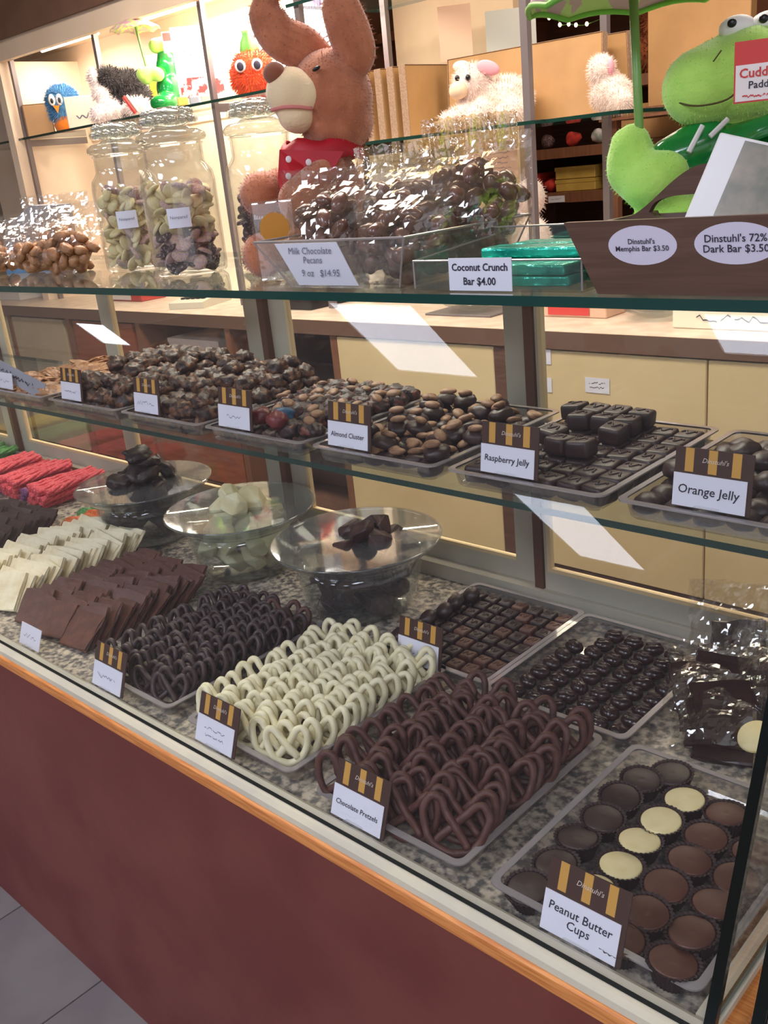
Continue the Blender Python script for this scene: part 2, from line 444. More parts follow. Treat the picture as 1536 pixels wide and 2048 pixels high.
def loft(mb, loops, mi=0, cap0=True, cap1=True):
    n = len(loops[0]); vs = [p for l in loops for p in l]; fs = []
    for i in range(len(loops)-1):
        for k in range(n): fs.append((i*n+k, i*n+(k+1) % n, (i+1)*n+(k+1) % n, (i+1)*n+k))
    if cap0: fs.append(tuple(range(n))[::-1])
    if cap1: fs.append(tuple((len(loops)-1)*n+k for k in range(n)))
    return mb.add(vs, fs, mi)

# ================================================================== THE SETTING
fl = struct(MB().box((-10, -9, -0.06), (4, 8, -0.004)).build('floor', 'grout'))
T = 0.344
tile = MB().rbox((0, 0, 0), (T/2-0.0015, T/2-0.0015, 0.004), 0.0012, n=1).data('floor_tile', 'floor_tile')
for i in range(-14, 5):
    for j in range(-4, 3):
        link('floor_tile', tile, fl, loc=(-1.55+T*(i+.5), 0.30+T*(j+.5), -0.004))
struct(MB().box((-10, -9, 3.2), (4, 8, 3.26)).build('ceiling', 'ceiling_paint'))
for x_, y_, lab in ((-4.09, -2.07, 'glowing ceiling troffer over the shop floor before the long counter'), (-4.25, -5.45, 'glowing ceiling troffer in the second row over the shop floor'), (-1.62, -1.60, 'glowing ceiling troffer over the shop floor by the counter end'), (-1.62, -5.20, 'glowing ceiling troffer in the second row by the counter end'), (1.05, -1.60, 'added unseen troffer lighting the shop floor past the counter end'), (1.05, -5.20, 'added unseen troffer in the second row past the counter end'), (-8.0, -2.58, 'small square glowing ceiling lamp at the far end of the shop floor')):  # the two past the counter end are added to raise the light
    q_ = .35 if x_ < -7 else 1.0
    t_ = thing('ceiling_light', (x_, y_, 3.2), 0, lab, 'ceiling light', 'ceiling troffers')
    lx, ly = .345*(q_ if q_ == 1 else .7), .685*(q_ if q_ == 1 else .25); f_ = MB(); f_.box((-lx-.055, -ly-.055, -.03), (-lx, ly+.055, 0)); f_.box((lx, -ly-.055, -.03), (lx+.055, ly+.055, 0)); f_.box((-lx, -ly-.055, -.03), (lx, -ly, 0)); f_.box((-lx, ly, -.03), (lx, ly+.055, 0))
    f_.build('frame', 'ceiling_paint', t_); MB().box((-lx, -ly, -.022), (lx, ly, -.012)).build('diffuser', 'troffer_glow', t_)
struct(MB().box((-10, 6.6, 0), (4, 6.7, 3.2)).build('wall_back', 'dark_wood'))
struct(MB().box((-10, -9.1, 0), (4, -9, 3.2)).build('wall_front', 'brown_wood'))
struct(MB().box((-10.1, -9, 0), (-10, 6.7, 3.2)).build('wall_left', 'wall_paint'))

# ================================================================== THE DISPLAY CASE
X0, X1 = -4.3, -0.279          # run of the case
YF, YR = 0.597, 1.30           # front panel face, plane of the rear sliding doors
ZD = 0.722                     # deck
case = thing('display_case', (0, 0, 0), 0, 'long glass candy counter with red laminate front panel and slanted front glass', 'display case')
MB().box((X0, YF, 0.0), (X1+0.012, YF+0.03, 0.712)).build('front_panel', 'red_laminate', case)
MB().box((X1-0.012, YF+0.03, 0.0), (X1+0.012, YR+0.06, 0.712)).build('end_panel', 'red_laminate', case)
MB().rbox(((X0+X1+0.02)/2, YF+0.004, 0.7235), ((X1+0.02-X0)/2, 0.012, 0.0105), 0.004).build('oak_trim', 'oak', case)
MB().rbox((X1+0.012, (YF+YR+0.06)/2, 0.7235), (0.011, (YR+0.06-YF)/2, 0.0105), 0.004).build('oak_trim', 'oak', case)
rail = MB()
rail.prism([(YF-0.003, 0.734), (YF-0.001, 0.741), (YF+0.006, 0.7445), (YF+0.026, 0.745), (YF+0.032, 0.741), (YF+0.033, ZD), (YF-0.003, ZD)], X0, X1+0.004, 'x')
rail.build('front_rail', 'white_rail', case)
MB().box((X1-0.016, YF+0.033, ZD), (X1+0.006, YR, 0.742)).build('end_rail', 'white_rail', case)
MB().box((X0, YF+0.032, ZD-0.03), (X1-0.012, YR+0.03, ZD)).build('deck', 'granite', case)
# glass: the slanted front, the end pane, two shelves
def pane(name, poly_xyz, thick_vec, mats, parent, edge_slot=1):
    n = len(poly_xyz); tv = Vector(thick_vec); A = [Vector(p) for p in poly_xyz]
    mb = MB(); mb.add([tuple(a) for a in A]+[tuple(a+tv) for a in A], [tuple(range(n)), tuple(range(n, 2*n))[::-1]], 0)
    mb.add([tuple(a) for a in A]+[tuple(a+tv) for a in A], [(i, (i+1) % n, n+(i+1) % n, n+i) for i in range(n)], edge_slot)
    return mb.build(name, mats, parent)
ZG0, ZG1, YG0, YG1 = 0.744, 1.343, 0.607, 0.848
pane('front_glass', [(X0, YG0, ZG0), (X1, YG0, ZG0), (X1, YG1, ZG1), (X0, YG1, ZG1)], (0, 0.006, 0.0025), ['front_glass', 'glass_edge_dark'], case)
MB().add([(X1, YG0-.001, ZG0), (X1+.010, YG0-.001, ZG0), (X1+.010, YG1-.001, ZG1), (X1, YG1-.001, ZG1),
          (X1, YG0+.008, ZG0), (X1+.010, YG0+.008, ZG0), (X1+.010, YG1+.008, ZG1), (X1, YG1+.008, ZG1)],
         [(0, 1, 2, 3), (7, 6, 5, 4), (0, 4, 5, 1), (1, 5, 6, 2), (2, 6, 7, 3), (3, 7, 4, 0)]).build('corner_joint', 'glass_edge_dark', case)
pane('end_glass', [(X1-.002, YG0+.010, ZG0), (X1-.002, YR-.02, ZG0), (X1-.002, YR-.02, ZG1), (X1-.002, YG1+.010, ZG1)], (0.005, 0, 0), ['pane_glass', 'glass_edge'], case)
MB().box((X0, 0.842, 1.344), (X1+.012, YR+0.02, 1.355), 0, faces_mi={2: 1, 3: 1, 4: 1, 5: 1}).build('top_shelf', ['shelf_glass', 'glass_edge_teal'], case)
MB().box((X0, 0.925, 1.071), (X1-0.006, YR-0.03, 1.080), 0, faces_mi={2: 1, 3: 1, 4: 1, 5: 1}).build('middle_shelf', ['shelf_glass', 'glass_edge'], case)
# rear: sill, head rail and the sliding doors, each with its pane
MB().box((X0, YR-0.012, ZD), (X1-.006, YR+0.03, 0.752)).build('rear_sill', 'door_frame', case)
MB().box((X0, YR-0.006, 1.300), (X1-.006, YR+0.03, 1.343)).build('head_rail', 'door_frame', case)
def sliding_door(x0, x1, y, sw=0.052, swl=None):
    swl = swl or sw
    mb = MB(); z0, z1 = 0.752, 1.300; t = 0.010
    mb.box((x0, y, z0), (x0+swl, y+t, z1)); mb.box((x1-sw, y, z0), (x1, y+t, z1))
    mb.box((x0+swl, y, z0), (x1-sw, y+t, z0+0.036)); mb.box((x0+swl, y, z1-0.03), (x1-sw, y+t, z1))
    d = mb.build('sliding_door', 'door_frame', case)
    e = MB()
    e.box((x0+swl, y-0.001, z0+0.036), (x0+swl+0.008, y+t, z1-.03)); e.box((x0+swl+0.008, y-0.001, z0+0.036), (x1-sw, y+t, z0+0.043))
    e.build('bead', 'door_edge', d)
    MB().box((x0+swl, y+0.003, z0+0.036), (x1-sw, y+0.006, z1-.03)).build('pane', 'pane_glass', d)
sliding_door(-0.908, X1-0.008, YR+0.0, swl=.006)
sliding_door(-1.595, -0.928, YR+0.013)
sliding_door(-2.26, -1.612, YR+0.0)
sliding_door(-2.92, -2.235, YR+0.013)
sliding_door(-3.58, -2.93, YR+0.0)
sliding_door(-4.28, -3.56, YR+0.013)
for x in (-0.928, -1.612, -2.93): MB().box((x, YR-0.004, 0.752), (x+0.018, YR+0.012, 1.300)).build('edge_strip', 'brown_strip', case)
MB().box((X0, YR+0.03, 0), (X1, YR+0.055, ZD)).build('back_panel', 'brown_wood', case)

# next case to the right: only its near corner shows
nc = thing('display_case', (0, 0, 0), 0, 'next glass counter, beyond the dark glass joint at the end of the long one', 'display case')
MB().box((-0.238, YF, 0), (0.9, YF+.03, 0.712)).build('front_panel', 'red_laminate', nc)
MB().rbox((0.331, YF+0.004, 0.7235), (0.569, 0.012, 0.0105), 0.004).build('oak_trim', 'oak', nc)
MB().box((-0.238, YF+.02, ZD), (0.9, YF+.05, 0.742)).build('front_rail', 'white_rail', nc)
MB().box((-0.238, YF+.05, ZD-0.03), (0.9, YR, ZD)).build('deck', 'granite', nc)
MB().add([(-.240, YG0-.001, ZG0), (-.229, YG0-.001, ZG0), (-.229, YG1-.001, ZG1), (-.240, YG1-.001, ZG1),
          (-.240, YG0+.008, ZG0), (-.229, YG0+.008, ZG0), (-.229, YG1+.008, ZG1), (-.240, YG1+.008, ZG1)],
         [(0, 1, 2, 3), (7, 6, 5, 4), (0, 4, 5, 1), (1, 5, 6, 2), (2, 6, 7, 3), (3, 7, 4, 0)]).build('corner_joint', 'glass_edge_dark', nc)
pane('front_glass', [(-.229, YG0, ZG0), (.9, YG0, ZG0), (.9, YG1, ZG1), (-.229, YG1, ZG1)], (0, 0.006, 0.0025), ['front_glass', 'glass_edge'], nc)

# ================================================================== TRAYS, CARDS
def tray(x0, x1, y0, y1, z, label, group, h=0.026, name='plastic_tray'):
    f = 0.006; L = []
    def loop(d, zz, r): return [(px, py, zz) for px, py in rrect(x0+d, x1-d, y0+d, y1-d, r)]
    for d, zz, r in ((f+.004, 0, .008), (f, .004, .010), (.002, h-.003, .012), (-.005, h-.002, .014), (-.005, h, .014), (.0035, h, .010), (f+.002, .005, .009), (f+.006, .0025, .007)):
        L.append(loop(d, z+zz+0.0004, r))
    cx, cy = (x0+x1)/2, (y0+y1)/2
    L = [[(a-cx, b-cy, c-z) for a, b, c in l] for l in L]
    mb = MB(); loft(mb, L)
    o = mb.build(name, ['tray_plastic', 'tray_rim'], smooth=False, loc=(cx, cy, z))
    n = len(L[0])
    for p in o.data.polygons:
        zs = [o.data.vertices[i].co.z for i in p.vertices]
        if min(zs) > h-.0035: p.material_index = 1
    return tag(o, label, 'tray', group)
def card(x, y, z, lines, label, wid=0.085, hgt=0.056, lean=18, rz=0, striped=True, legible=True, seed=1, name='price_card'):
    r = thing(name, (x, y, z), RAD(rz), label, 'price card', 'price cards on the candy trays', rx=-RAD(lean))
    if striped:
        b = MB().box((-wid*.5, 0, 0.004), (wid*.56, 0.0015, hgt*1.38)).build('backing', 'card_brown', r)
        for k in (-.30, .02, .34):
            MB().box((wid*k-.005, -0.0004, hgt*.86), (wid*k+.005, 0.0, hgt*1.37)).build('stripe', 'card_gold', b)
        put_text("Dinstuhl's", 'cream_print', r, (wid*.06, -.0008, hgt*1.14), wid*.36, hgt*.24, name='logo_lettering', shear=.3)
    wp = MB().box((-wid*.5, -0.0014, 0.005), (wid*.5, -0.0005, 0.005+hgt*.72)).build('label_panel', 'card_white', r)
    zc = 0.005+hgt*.36
    if legible: put_text(lines, 'ink', r, (0, -.0019, zc), wid*.84, hgt*(.46 if '\n' in lines else .26), bold=0.01, shear=.1)
    else: scribble(r, (0, -.0019, zc), wid*.72, hgt*.36, 2 if '\n' in lines else 1, 'ink_soft', seed=seed)
    MB().box((-wid*.16, -0.010, 0.0), (wid*.16, 0.004, 0.008)).build('clip', 'acrylic', r)
    return r

# deck trays
tray(-1.40, -1.17, 0.655, 0.985, ZD, 'clear plastic tray under the dark chocolate pretzels', 'clear trays on the candy shelves')
tray(-1.115, -0.885, 0.655, 0.985, ZD, 'clear plastic tray under the white pretzels', 'clear trays on the candy shelves')
tray(-0.825, -0.588, 0.650, 0.955, ZD, 'clear plastic tray under the milk chocolate pretzels', 'clear trays on the candy shelves')
tray(-0.542, -0.304, 0.650, 0.965, ZD, 'clear plastic tray under the peanut butter cups', 'clear trays on the candy shelves')
tray(-1.035, -0.806, 0.985, 1.262, ZD, 'clear plastic tray under the square dark creams', 'clear trays on the candy shelves')
tray(-0.797, -0.563, 0.972, 1.258, ZD, 'clear plastic tray under the glossy swirl-topped chocolates', 'clear trays on the candy shelves')
ZM = 1.080
MT = [(-0.541, -0.305, 'orange jelly'), (-0.800, -0.567, 'raspberry jelly'), (-1.070, -0.830, 'almond clusters'), (-1.345, -1.100, 'fruit and nut clusters'),
      (-1.612, -1.368, 'tan topped nut clusters'), (-1.895, -1.635, 'pecan clusters'), (-2.22, -1.93, 'golden brittle')]
for a, b, n in MT:
    tray(a, b, 0.932, 1.245, ZM, 'clear plastic tray of %s on the glass shelf' % n, 'clear trays on the candy shelves')

# ------------------------------------------------------------------ pretzels
def pretzel_mesh(name, m, w_, h_, r, seed):
    rnd = random.Random(seed); j = lambda a: a+rnd.uniform(-.05, .05)
    ctrl = [(-.52, .10, -.66), (-.30, .08, -.38), (0, .10, -.02), (.30, .02, .36), (.52, 0, .68), (.80, 0, .74), (.98, 0, .40), (.92, 0, -.15), (.62, 0, -.68), (0, 0, -.92),
            (-.62, 0, -.68), (-.92, 0, -.15), (-.98, 0, .40), (-.80, 0, .74), (-.52, 0, .68), (-.30, -.02, .36), (0, -.10, -.02), (.30, -.08, -.38), (.52, -.10, -.66)]
    pts = [Vector((j(p.x)*w_/2 if 0 else p.x*w_/2, p.y*r*6, (p.z+.92)*h_/2+r)) for p in spline([Vector(c) for c in ctrl], 60)]
    for p in pts:
        n = noise.noise_vector(p*60+Vector((seed, 0, 0)))*r*.35; p += n
    rad = [r*(1+.16*noise.noise(p*140+Vector((0, seed, 0)))) for p in pts]
    return MB().tube(pts, rad, seg=8).data(name, m, True)
def pretzel_tray(x0, x1, y0, y1, cols, rows, m, w_, h_, r, label, group, name, lean0=34, skip=None, alt=None):
    ms = [pretzel_mesh(name, m, w_, h_, r, s) for s in range(4)]
    am = [pretzel_mesh(name, alt[0], w_, h_, r, s+9) for s in range(2)] if alt else None
    for c in range(cols):
        for k in range(rows):
            x = x0+(x1-x0)*(c+.5)/cols+random.uniform(-.004, .004)
            y = y0+(y1-y0)*k/(rows-1)+random.uniform(-.004, .004)+(c % 2)*.006
            if skip and skip(c, k): continue
            me = random.choice(am) if (alt and alt[1](c, k)) else random.choice(ms)
            o = link(name, me, loc=(x, y, ZD+0.0052+random.uniform(0, .006)))
            o.rotation_euler = (-RAD(lean0+random.uniform(-9, 9)), RAD(random.uniform(-10, 10)), RAD(26+random.uniform(-14, 14)))
            tag(o, alt[2] if (alt and alt[1](c, k)) else label, 'pretzel', group)
pretzel_tray(-1.395, -1.175, 0.672, 0.945, 5, 14, 'pretzel_dark', 0.058, 0.056, 0.0046, 'dark chocolate dipped pretzel standing in a row on its tray', 'dark chocolate pretzels', 'dark_pretzel', 24,
             alt=('pretzel_milk', lambda c, k: c >= 3 and k >= 13, 'reddish brown pretzel at the back corner of the dark pretzel tray'))
pretzel_tray(-1.112, -0.888, 0.672, 0.945, 5, 13, 'white_choc', 0.060, 0.058, 0.0052, 'white coated pretzel standing in a row on its tray', 'white pretzels', 'white_pretzel', 24)
pretzel_tray(-0.822, -0.592, 0.660, 0.905, 4, 11, 'pretzel_milk', 0.080, 0.072, 0.0050, 'milk chocolate dipped pretzel standing in a row on its tray', 'milk chocolate pretzels', 'chocolate_pretzel', 24)
card(-0.742, 0.633, ZD+.013, 'Chocolate Pretzels', 'price card reading Chocolate Pretzels', lean=20)
card(-1.030, 0.633, ZD+.013, 'White Chocolate\nPretzels', 'small white price card before the white pretzels', legible=False, seed=4, lean=20)
card(-1.318, 0.633, ZD+.013, 'x', 'small white price card before the dark pretzels', legible=False, seed=6, lean=20)
card(-0.425, 0.633, ZD+.013, 'Peanut Butter\nCups', 'price card reading Peanut Butter Cups', wid=0.088, hgt=.06, lean=20)
card(-0.930, 0.968, ZD+.020, 'x', 'price card clipped to the tray of square dark creams', legible=False, seed=8, lean=12)
card(-1.610, 0.645, ZD, 'x', 'small white price card before the milk chocolate bark', legible=False, seed=9, lean=22, striped=False, wid=.075)

# ------------------------------------------------------------------ peanut butter cups
wrap_me = MB().lathe([(.0, .0), (.0185, .0), (.0185, .001), (.0245, .0215), (.0275, .0228), (.0258, .0205), (.0190, .003), (0, .003)], 60, flute=.035, nfl=30).data('wrapper', 'paper_cup')
def candy_me(m):
    prof = [(0, .003), (.018, .003), (.0235, .019), (.0232, .0215), (.0215, .0225), (.0105, .0212), (.0075, .0220), (.003, .0213), (0, .0213)]
    return MB().lathe(prof, 36).data('candy', m, True)
CM = {k: candy_me(k+'_cup') for k in ('dark', 'white', 'milk')}
CL = {'dark': 'dark chocolate peanut butter cup in brown paper', 'white': 'cream white peanut butter cup in brown paper', 'milk': 'milk chocolate peanut butter cup in brown paper'}
def cup(x, y, kind, z=None):
    r = thing('peanut_butter_cup', (x, y, (z if z else ZD+.0045)), random.uniform(0, 6), CL[kind], 'candy cup', kind+' peanut butter cups')
    r.rotation_euler = (RAD(random.uniform(-6, 6)), RAD(random.uniform(-6, 6)), random.uniform(0, 6))
    link('wrapper', wrap_me, r); link('candy', CM[kind], r)
for i, y in enumerate((.668, .716, .765, .814, .862, .905)): cup(-.505+(i % 2)*.004, y, 'dark')
for i, y in enumerate((.706, .754, .802, .850, .900)): cup(-.447+(i % 2)*.003+(.008 if i == 4 else 0), y, 'white')
for i, y in enumerate((.662, .710, .758, .806, .853, .902)): cup(-.391+(i % 2)*.002, y, 'milk')
for i, y in enumerate((.665, .713, .761, .810, .858)): cup(-.337, y, 'milk')
cup(-.475, .938, 'dark')

# ------------------------------------------------------------------ square creams and swirl chocolates
def square_me(name, m, h, r, seed):
    mb = MB().rbox((0, 0, h[2]), h, r); rnd = random.Random(seed)
    pts = [(-h[0]*.6+h[0]*1.2*t/10, h[1]*.35*sin(t*.9+seed), 2*h[2]+.0002) for t in range(11)]
    mb.tube(pts, h[0]*.10, seg=5)
    return mb.data(name, m, True)
SQ = [square_me('square_cream', 'dark_choc', (.0125, .0125, .009), .004, s) for s in range(3)]
SQM = [square_me('square_cream', 'milk_choc', (.0125, .0125, .009), .004, s+5) for s in range(2)]
for c in range(7):
    for k in range(8):
        x = -1.022+.0305*(c+.4); y = 1.006+.0315*(k+.25)
        dk = random.random() > .3 or c < 2
        o = link('square_cream', random.choice(SQ if dk else SQM), loc=(x, y, ZD+.0042)); o.rotation_euler = (RAD(random.uniform(-3, 3)), RAD(random.uniform(-3, 3)), RAD(random.uniform(-9, 9)))
        tag(o, 'dark square cream chocolate on the tray beside the glossy ones' if dk else 'lighter brown square cream among the dark squares', 'chocolate', 'square creams on the deck')
for k in range(6):
    o = link('round_cream', MB().lathe([(0, 0), (.015, 0), (.017, .006), (.015, .014), (.009, .0175), (0, .0175)], 24).data('round_cream', 'dark_choc', True), loc=(-1.010+.006*(k % 2), 1.02+.038*k, ZD+.026))
    o.rotation_euler = (RAD(28), RAD(-20), 0); tag(o, 'round dark cream on edge along the rim of the squares tray', 'chocolate', 'round dark creams')
def swirl_me(seed):
    mb = MB().ell((0, 0, .009), (.0165, .0125, .0105), seg=18, ring=10)
    for q in range(3):
        pts = [(-.011+.022*t/8, -.006+.006*q+.0022*sin(t*.8+seed), .009+.0100*sqrt(max(0, 1-((-.011+.022*t/8)/.0165)**2-((-.006+.006*q)/.0125)**2))+.0006) for t in range(9)]
        mb.tube(pts, .0013, seg=5)
    return mb.data('swirl_chocolate', 'dark_choc_gloss', True)
SW = [swirl_me(s) for s in range(3)]
for c in range(6):
    for k in range(8):
        if c == 0 and k > 5: continue
        x = -.782+.0365*(c+.45); y = 1.000+.0325*(k+.2)-(c*.002)
        o = link('swirl_chocolate', random.choice(SW), loc=(x, y, ZD+.004)); o.rotation_euler = (0, 0, RAD(random.uniform(-25, 40)))
        tag(o, 'glossy dark chocolate oval with piped lines on top', 'chocolate', 'glossy piped chocolates')

# ------------------------------------------------------------------ jelly squares and clusters on the middle shelf
JS = [square_me('jelly_square', 'dark_choc', (.0172, .0178, .0120), .0055, s) for s in range(3)]
for c in range(6):
    for k in range(7):
        x = -.790+.0366*(c+.52); y = .960+.0400*(k+.1)
        lay = 2 if (1 <= c <= 3 and k > 1 and random.random() < .55) or (k == 6 and c < 4) else 1
        for q in range(lay):
            o = link('jelly_square', random.choice(JS), loc=(x+random.uniform(-.002, .002), y+random.uniform(-.002, .002), ZM+.0045+.0250*q))
            o.rotation_euler = (RAD(random.uniform(-7, 7)*q), RAD(random.uniform(-7, 7)*q), RAD(random.uniform(-12, 12)))
            tag(o, 'dark chocolate jelly square on the Raspberry Jelly tray', 'chocolate', 'raspberry jelly squares')
OJ = [lump(s+20, (.019, .019, .013), .16, 1.5, 3, .7).data('orange_jelly', 'dark_choc', True) for s in range(4)]
for c in range(6):
    for k in range(8):
        x = -.541+.038*(c+.6); y = .958+.036*(k+.1)
        for q in range(2 if random.random() < .45 and k > 1 else 1):
            o = link('orange_jelly', random.choice(OJ), loc=(x+random.uniform(-.003, .003), y+random.uniform(-.003, .003), ZM+.0045+.021*q))
            o.rotation_euler = (RAD(random.uniform(-8, 8)*q), RAD(random.uniform(-8, 8)*q), random.uniform(0, 6))
            tag(o, 'rough dark chocolate jelly piece on the Orange Jelly tray', 'chocolate', 'orange jelly pieces')
AC = [lump(s+40, (.021, .019, .013), .18, 1.4, 3, .6).data('almond_cluster', 'dark_choc', True) for s in range(4)]
AN = [MB().ell((0, 0, 0), (.0135, .0100, .0055), seg=14, ring=8).data('almond', 'nut_tan', True)]
def cluster(x, y, z, label, group, body, nut=None, name='almond_cluster'):
    o = link(name, random.choice(body), loc=(x, y, z), rot=(RAD(random.uniform(-14, 14)), RAD(random.uniform(-14, 14)), random.uniform(0, 6)))
    tag(o, label, 'chocolate', group)
    if nut:
        for q in range(random.choice((1, 1, 2))):
            n = link('almond', random.choice(nut), o, loc=(random.uniform(-.007, .007), random.uniform(-.005, .005), .0215+random.uniform(0, .002)), rot=(random.uniform(-.3, .3), random.uniform(-.3, .3), random.uniform(0, 6)))
def fill(x0, x1, nx, y0, y1, ny, z, top, fn):
    for c in range(nx):
        for k in range(ny):
            x = x0+(x1-x0)*(c+.5)/nx+random.uniform(-.004, .004); y = y0+(y1-y0)*(k+.5)/ny+random.uniform(-.004, .004)
            fn(x, y, z)
            p_ = top(c/(nx-1), k/(ny-1))
            if random.random() < p_: fn(x+.008, y+.006, z+.020)
            if random.random() < p_-1.0: fn(x-.004, y+.010, z+.039)
            if random.random() < p_-1.6: fn(x+.004, y+.004, z+.057)
fill(-1.060, -.840, 6, .945, 1.230, 7, ZM+.004, lambda a, b: .45, lambda x, y, z: cluster(x, y, z, 'dark chocolate almond cluster with tan nuts showing on its tray', 'almond clusters', AC, AN))
FC = [lump(s+60, (.022, .021, .015), .35, 2.2, 3, .6).data('nut_cluster', 'cluster_fruit', True) for s in range(4)]
fill(-1.335, -1.110, 6, .945, 1.230, 7, ZM+.004, lambda a, b: .6+.5*b, lambda x, y, z: cluster(x, y, z, 'lumpy dark fruit and nut cluster piled on the tray left of the almond clusters', 'fruit and nut clusters', FC, AN if random.random() < .5 else None, 'nut_cluster'))
TC = [lump(s+80, (.022, .021, .017), .40, 2.4, 3, .6).data('tan_cluster', 'cluster_pecan', True) for s in range(4)]
fill(-1.602, -1.378, 6, .945, 1.230, 7, ZM+.004, lambda a, b: 1.3+.7*b, lambda x, y, z: cluster(x, y, z, 'tan and brown nut cluster heaped beside the stile of the sliding door', 'tan nut clusters', TC, None, 'nut_cluster'))
PC = [lump(s+90, (.024, .021, .016), .42, 2.6, 3, .6).data('pecan_cluster', 'cluster_pecan', True) for s in range(4)]
fill(-1.885, -1.645, 6, .945, 1.230, 7, ZM+.004, lambda a, b: 1.5+.9*b, lambda x, y, z: cluster(x, y, z, 'pecan cluster heaped on the tray next to the golden brittle', 'pecan clusters', PC, None, 'pecan_cluster'))
BR = [lump(s+95, (.034, .028, .009), .35, 1.8, 3, .6).data('brittle_piece', 'brittle', False) for s in range(4)]
fill(-2.20, -1.95, 5, .950, 1.230, 6, ZM+.004, lambda a, b: 1.0, lambda x, y, z: tag(link('brittle_piece', random.choice(BR), loc=(x, y, z), rot=(random.uniform(-.5, .5), random.uniform(-.5, .5), random.uniform(0, 6))), 'piece of golden brittle behind the lettered paper strip', 'candy', 'golden brittle'))
strip = MB().box((-.16, 0, -.018), (.16, .001, .018)).build('paper_strip', 'grey_box', loc=(-2.115, .955, ZM+.062), rot=(RAD(-20), RAD(12), 0))
tag(strip, 'slanting grey paper strip with blurred letters across the brittle', 'sign')
scribble(strip, (0, -.0008, 0), .28, .022, 1, 'ink', seed=12, th=.0018)
card(-0.4365, 0.938, ZM+.024, 'Orange Jelly', 'price card reading Orange Jelly', wid=.084, hgt=.052, lean=8)
card(-0.708, 0.938, ZM+.024, 'Raspberry Jelly', 'price card reading Raspberry Jelly', wid=.084, hgt=.052, lean=8)
card(-1.000, 0.938, ZM+.024, 'Almond Cluster', 'price card reading Almond Cluster', wid=.084, hgt=.052, lean=8)
card(-1.272, 0.938, ZM+.024, 'x', 'price card before the fruit and nut clusters', wid=.084, hgt=.052, lean=8, legible=False, seed=14)
card(-1.535, 0.938, ZM+.024, 'x', 'price card before the tan nut clusters', wid=.078, hgt=.05, lean=8, legible=False, seed=15)
card(-1.810, 0.938, ZM+.024, 'x', 'price card before the pecan clusters', wid=.078, hgt=.05, lean=8, legible=False, seed=16)
card(-2.105, 0.938, ZM+.024, 'x', 'price card before the golden brittle', wid=.078, hgt=.05, lean=8, legible=False, seed=17, striped=False)

for m_, dx, dy, lab in (('foil_blue', 0, 0, 'blue wrapped candy among the fruit and nut clusters'), ('foil_red', -.045, -.012, 'red wrapped candy lying before the blue one among the clusters'), ('foil_red', .020, -.030, 'red wrapped candy at the front rim of the fruit cluster tray')):
    tag(link('wrapped_candy', lump(7+int(dx*100), (.020, .016, .015), .3, 1.6, 3).data('wrapped_candy', m_, True), loc=(-1.195+dx, .985+dy, ZM+.030)), lab, 'candy', 'wrapped candies among the clusters')

# ------------------------------------------------------------------ bark slabs
def slab_me(name, m, w_, h_, t, seed):
    bm = bmesh.new(); bmesh.ops.create_cube(bm, size=1)
    bmesh.ops.subdivide_edges(bm, edges=bm.edges[:], cuts=3, use_grid_fill=True)
    for v in bm.verts:
        n = noise.noise_vector(Vector((v.co.x*3, v.co.y*2, v.co.z*3))+Vector((seed*5, 0, 0)))
        v.co = Vector((v.co.x*w_+n.x*.004, v.co.y*t+n.y*.0012, (v.co.z+.5)*h_+n.z*.004))
    bm.verts.index_update(); mb = MB(); mb.add([tuple(v.co) for v in bm.verts], [tuple(v.index for v in f.verts) for f in bm.faces]); bm.free()
    return mb.data(name, m)
def bark(x0, x1, nx, y0, y1, ny, m, w_, h_, t, lean, name, label, group):
    ms = [slab_me(name, m, w_, h_, t, s) for s in range(4)]
    for c in range(nx):
        for k in range(ny):
            x = x0+(x1-x0)*(c+.5)/nx+random.uniform(-.006, .006); y = y0+(y1-y0)*k/(ny-1)+random.uniform(-.003, .003)
            o = link(name, random.choice(ms), loc=(x, y, ZD+.004+random.uniform(0, .004)), rot=(-RAD(lean+random.uniform(-5, 5)), RAD(random.uniform(-7, 7)), RAD(8+random.uniform(-11, 11))))
            tag(o, label, 'chocolate bark', group)
bark(-2.03, -1.775, 2, .690, .975, 20, 'bark_white', .108, .082, .0075, 44, 'white_bark', 'slab of white chocolate bark leaning on the next', 'white chocolate bark')
bark(-1.745, -1.495, 3, .690, .935, 24, 'bark_milk', .080, .070, .0055, 50, 'milk_bark', 'thin slab of milk chocolate bark leaning on the next', 'milk chocolate bark')
bark(-2.40, -2.13, 3, .780, .960, 13, 'bark_dark', .080, .070, .006, 50, 'dark_bark', 'slab of dark chocolate bark behind the white bark', 'dark chocolate bark')

# ------------------------------------------------------------------ glass bowls with broken chocolate
def bowl(x, y, label):
    r = thing('glass_bowl', (x, y, ZD), 0, label, 'bowl', 'glass bowls of broken chocolate')
    MB().lathe([(0, 0), (.080, 0), (.092, .006), (.108, .040), (.116, .078), (.118, .108), (.1155, .108), (.113, .078), (.105, .041), (.089, .010), (.078, .005), (0, .005)], 56).build('body', 'bowl_glass', r, True)
    prof = [(.1155, .104), (.120, .108)]
    for k in range(7): prof += [(.1235+.0045*k, .1105+.0030*k), (.1255+.0045*k, .1128+.0030*k)]
    prof += [(.156, .135), (.158, .138), (.156, .1405)]
    for k in reversed(range(7)): prof += [(.1255+.0045*k, .1165+.0030*k), (.1235+.0045*k, .1142+.0030*k)]
    prof += [(.1185, .1110)]
    MB().lathe(prof, 64).build('rim', 'bowl_rim', r, True)
    MB().lathe([(.1565, .1365), (.1595, .138), (.1600, .1395), (.1590, .1410), (.1565, .1410)], 64).build('lip', 'bowl_rim', r, True)
    return r
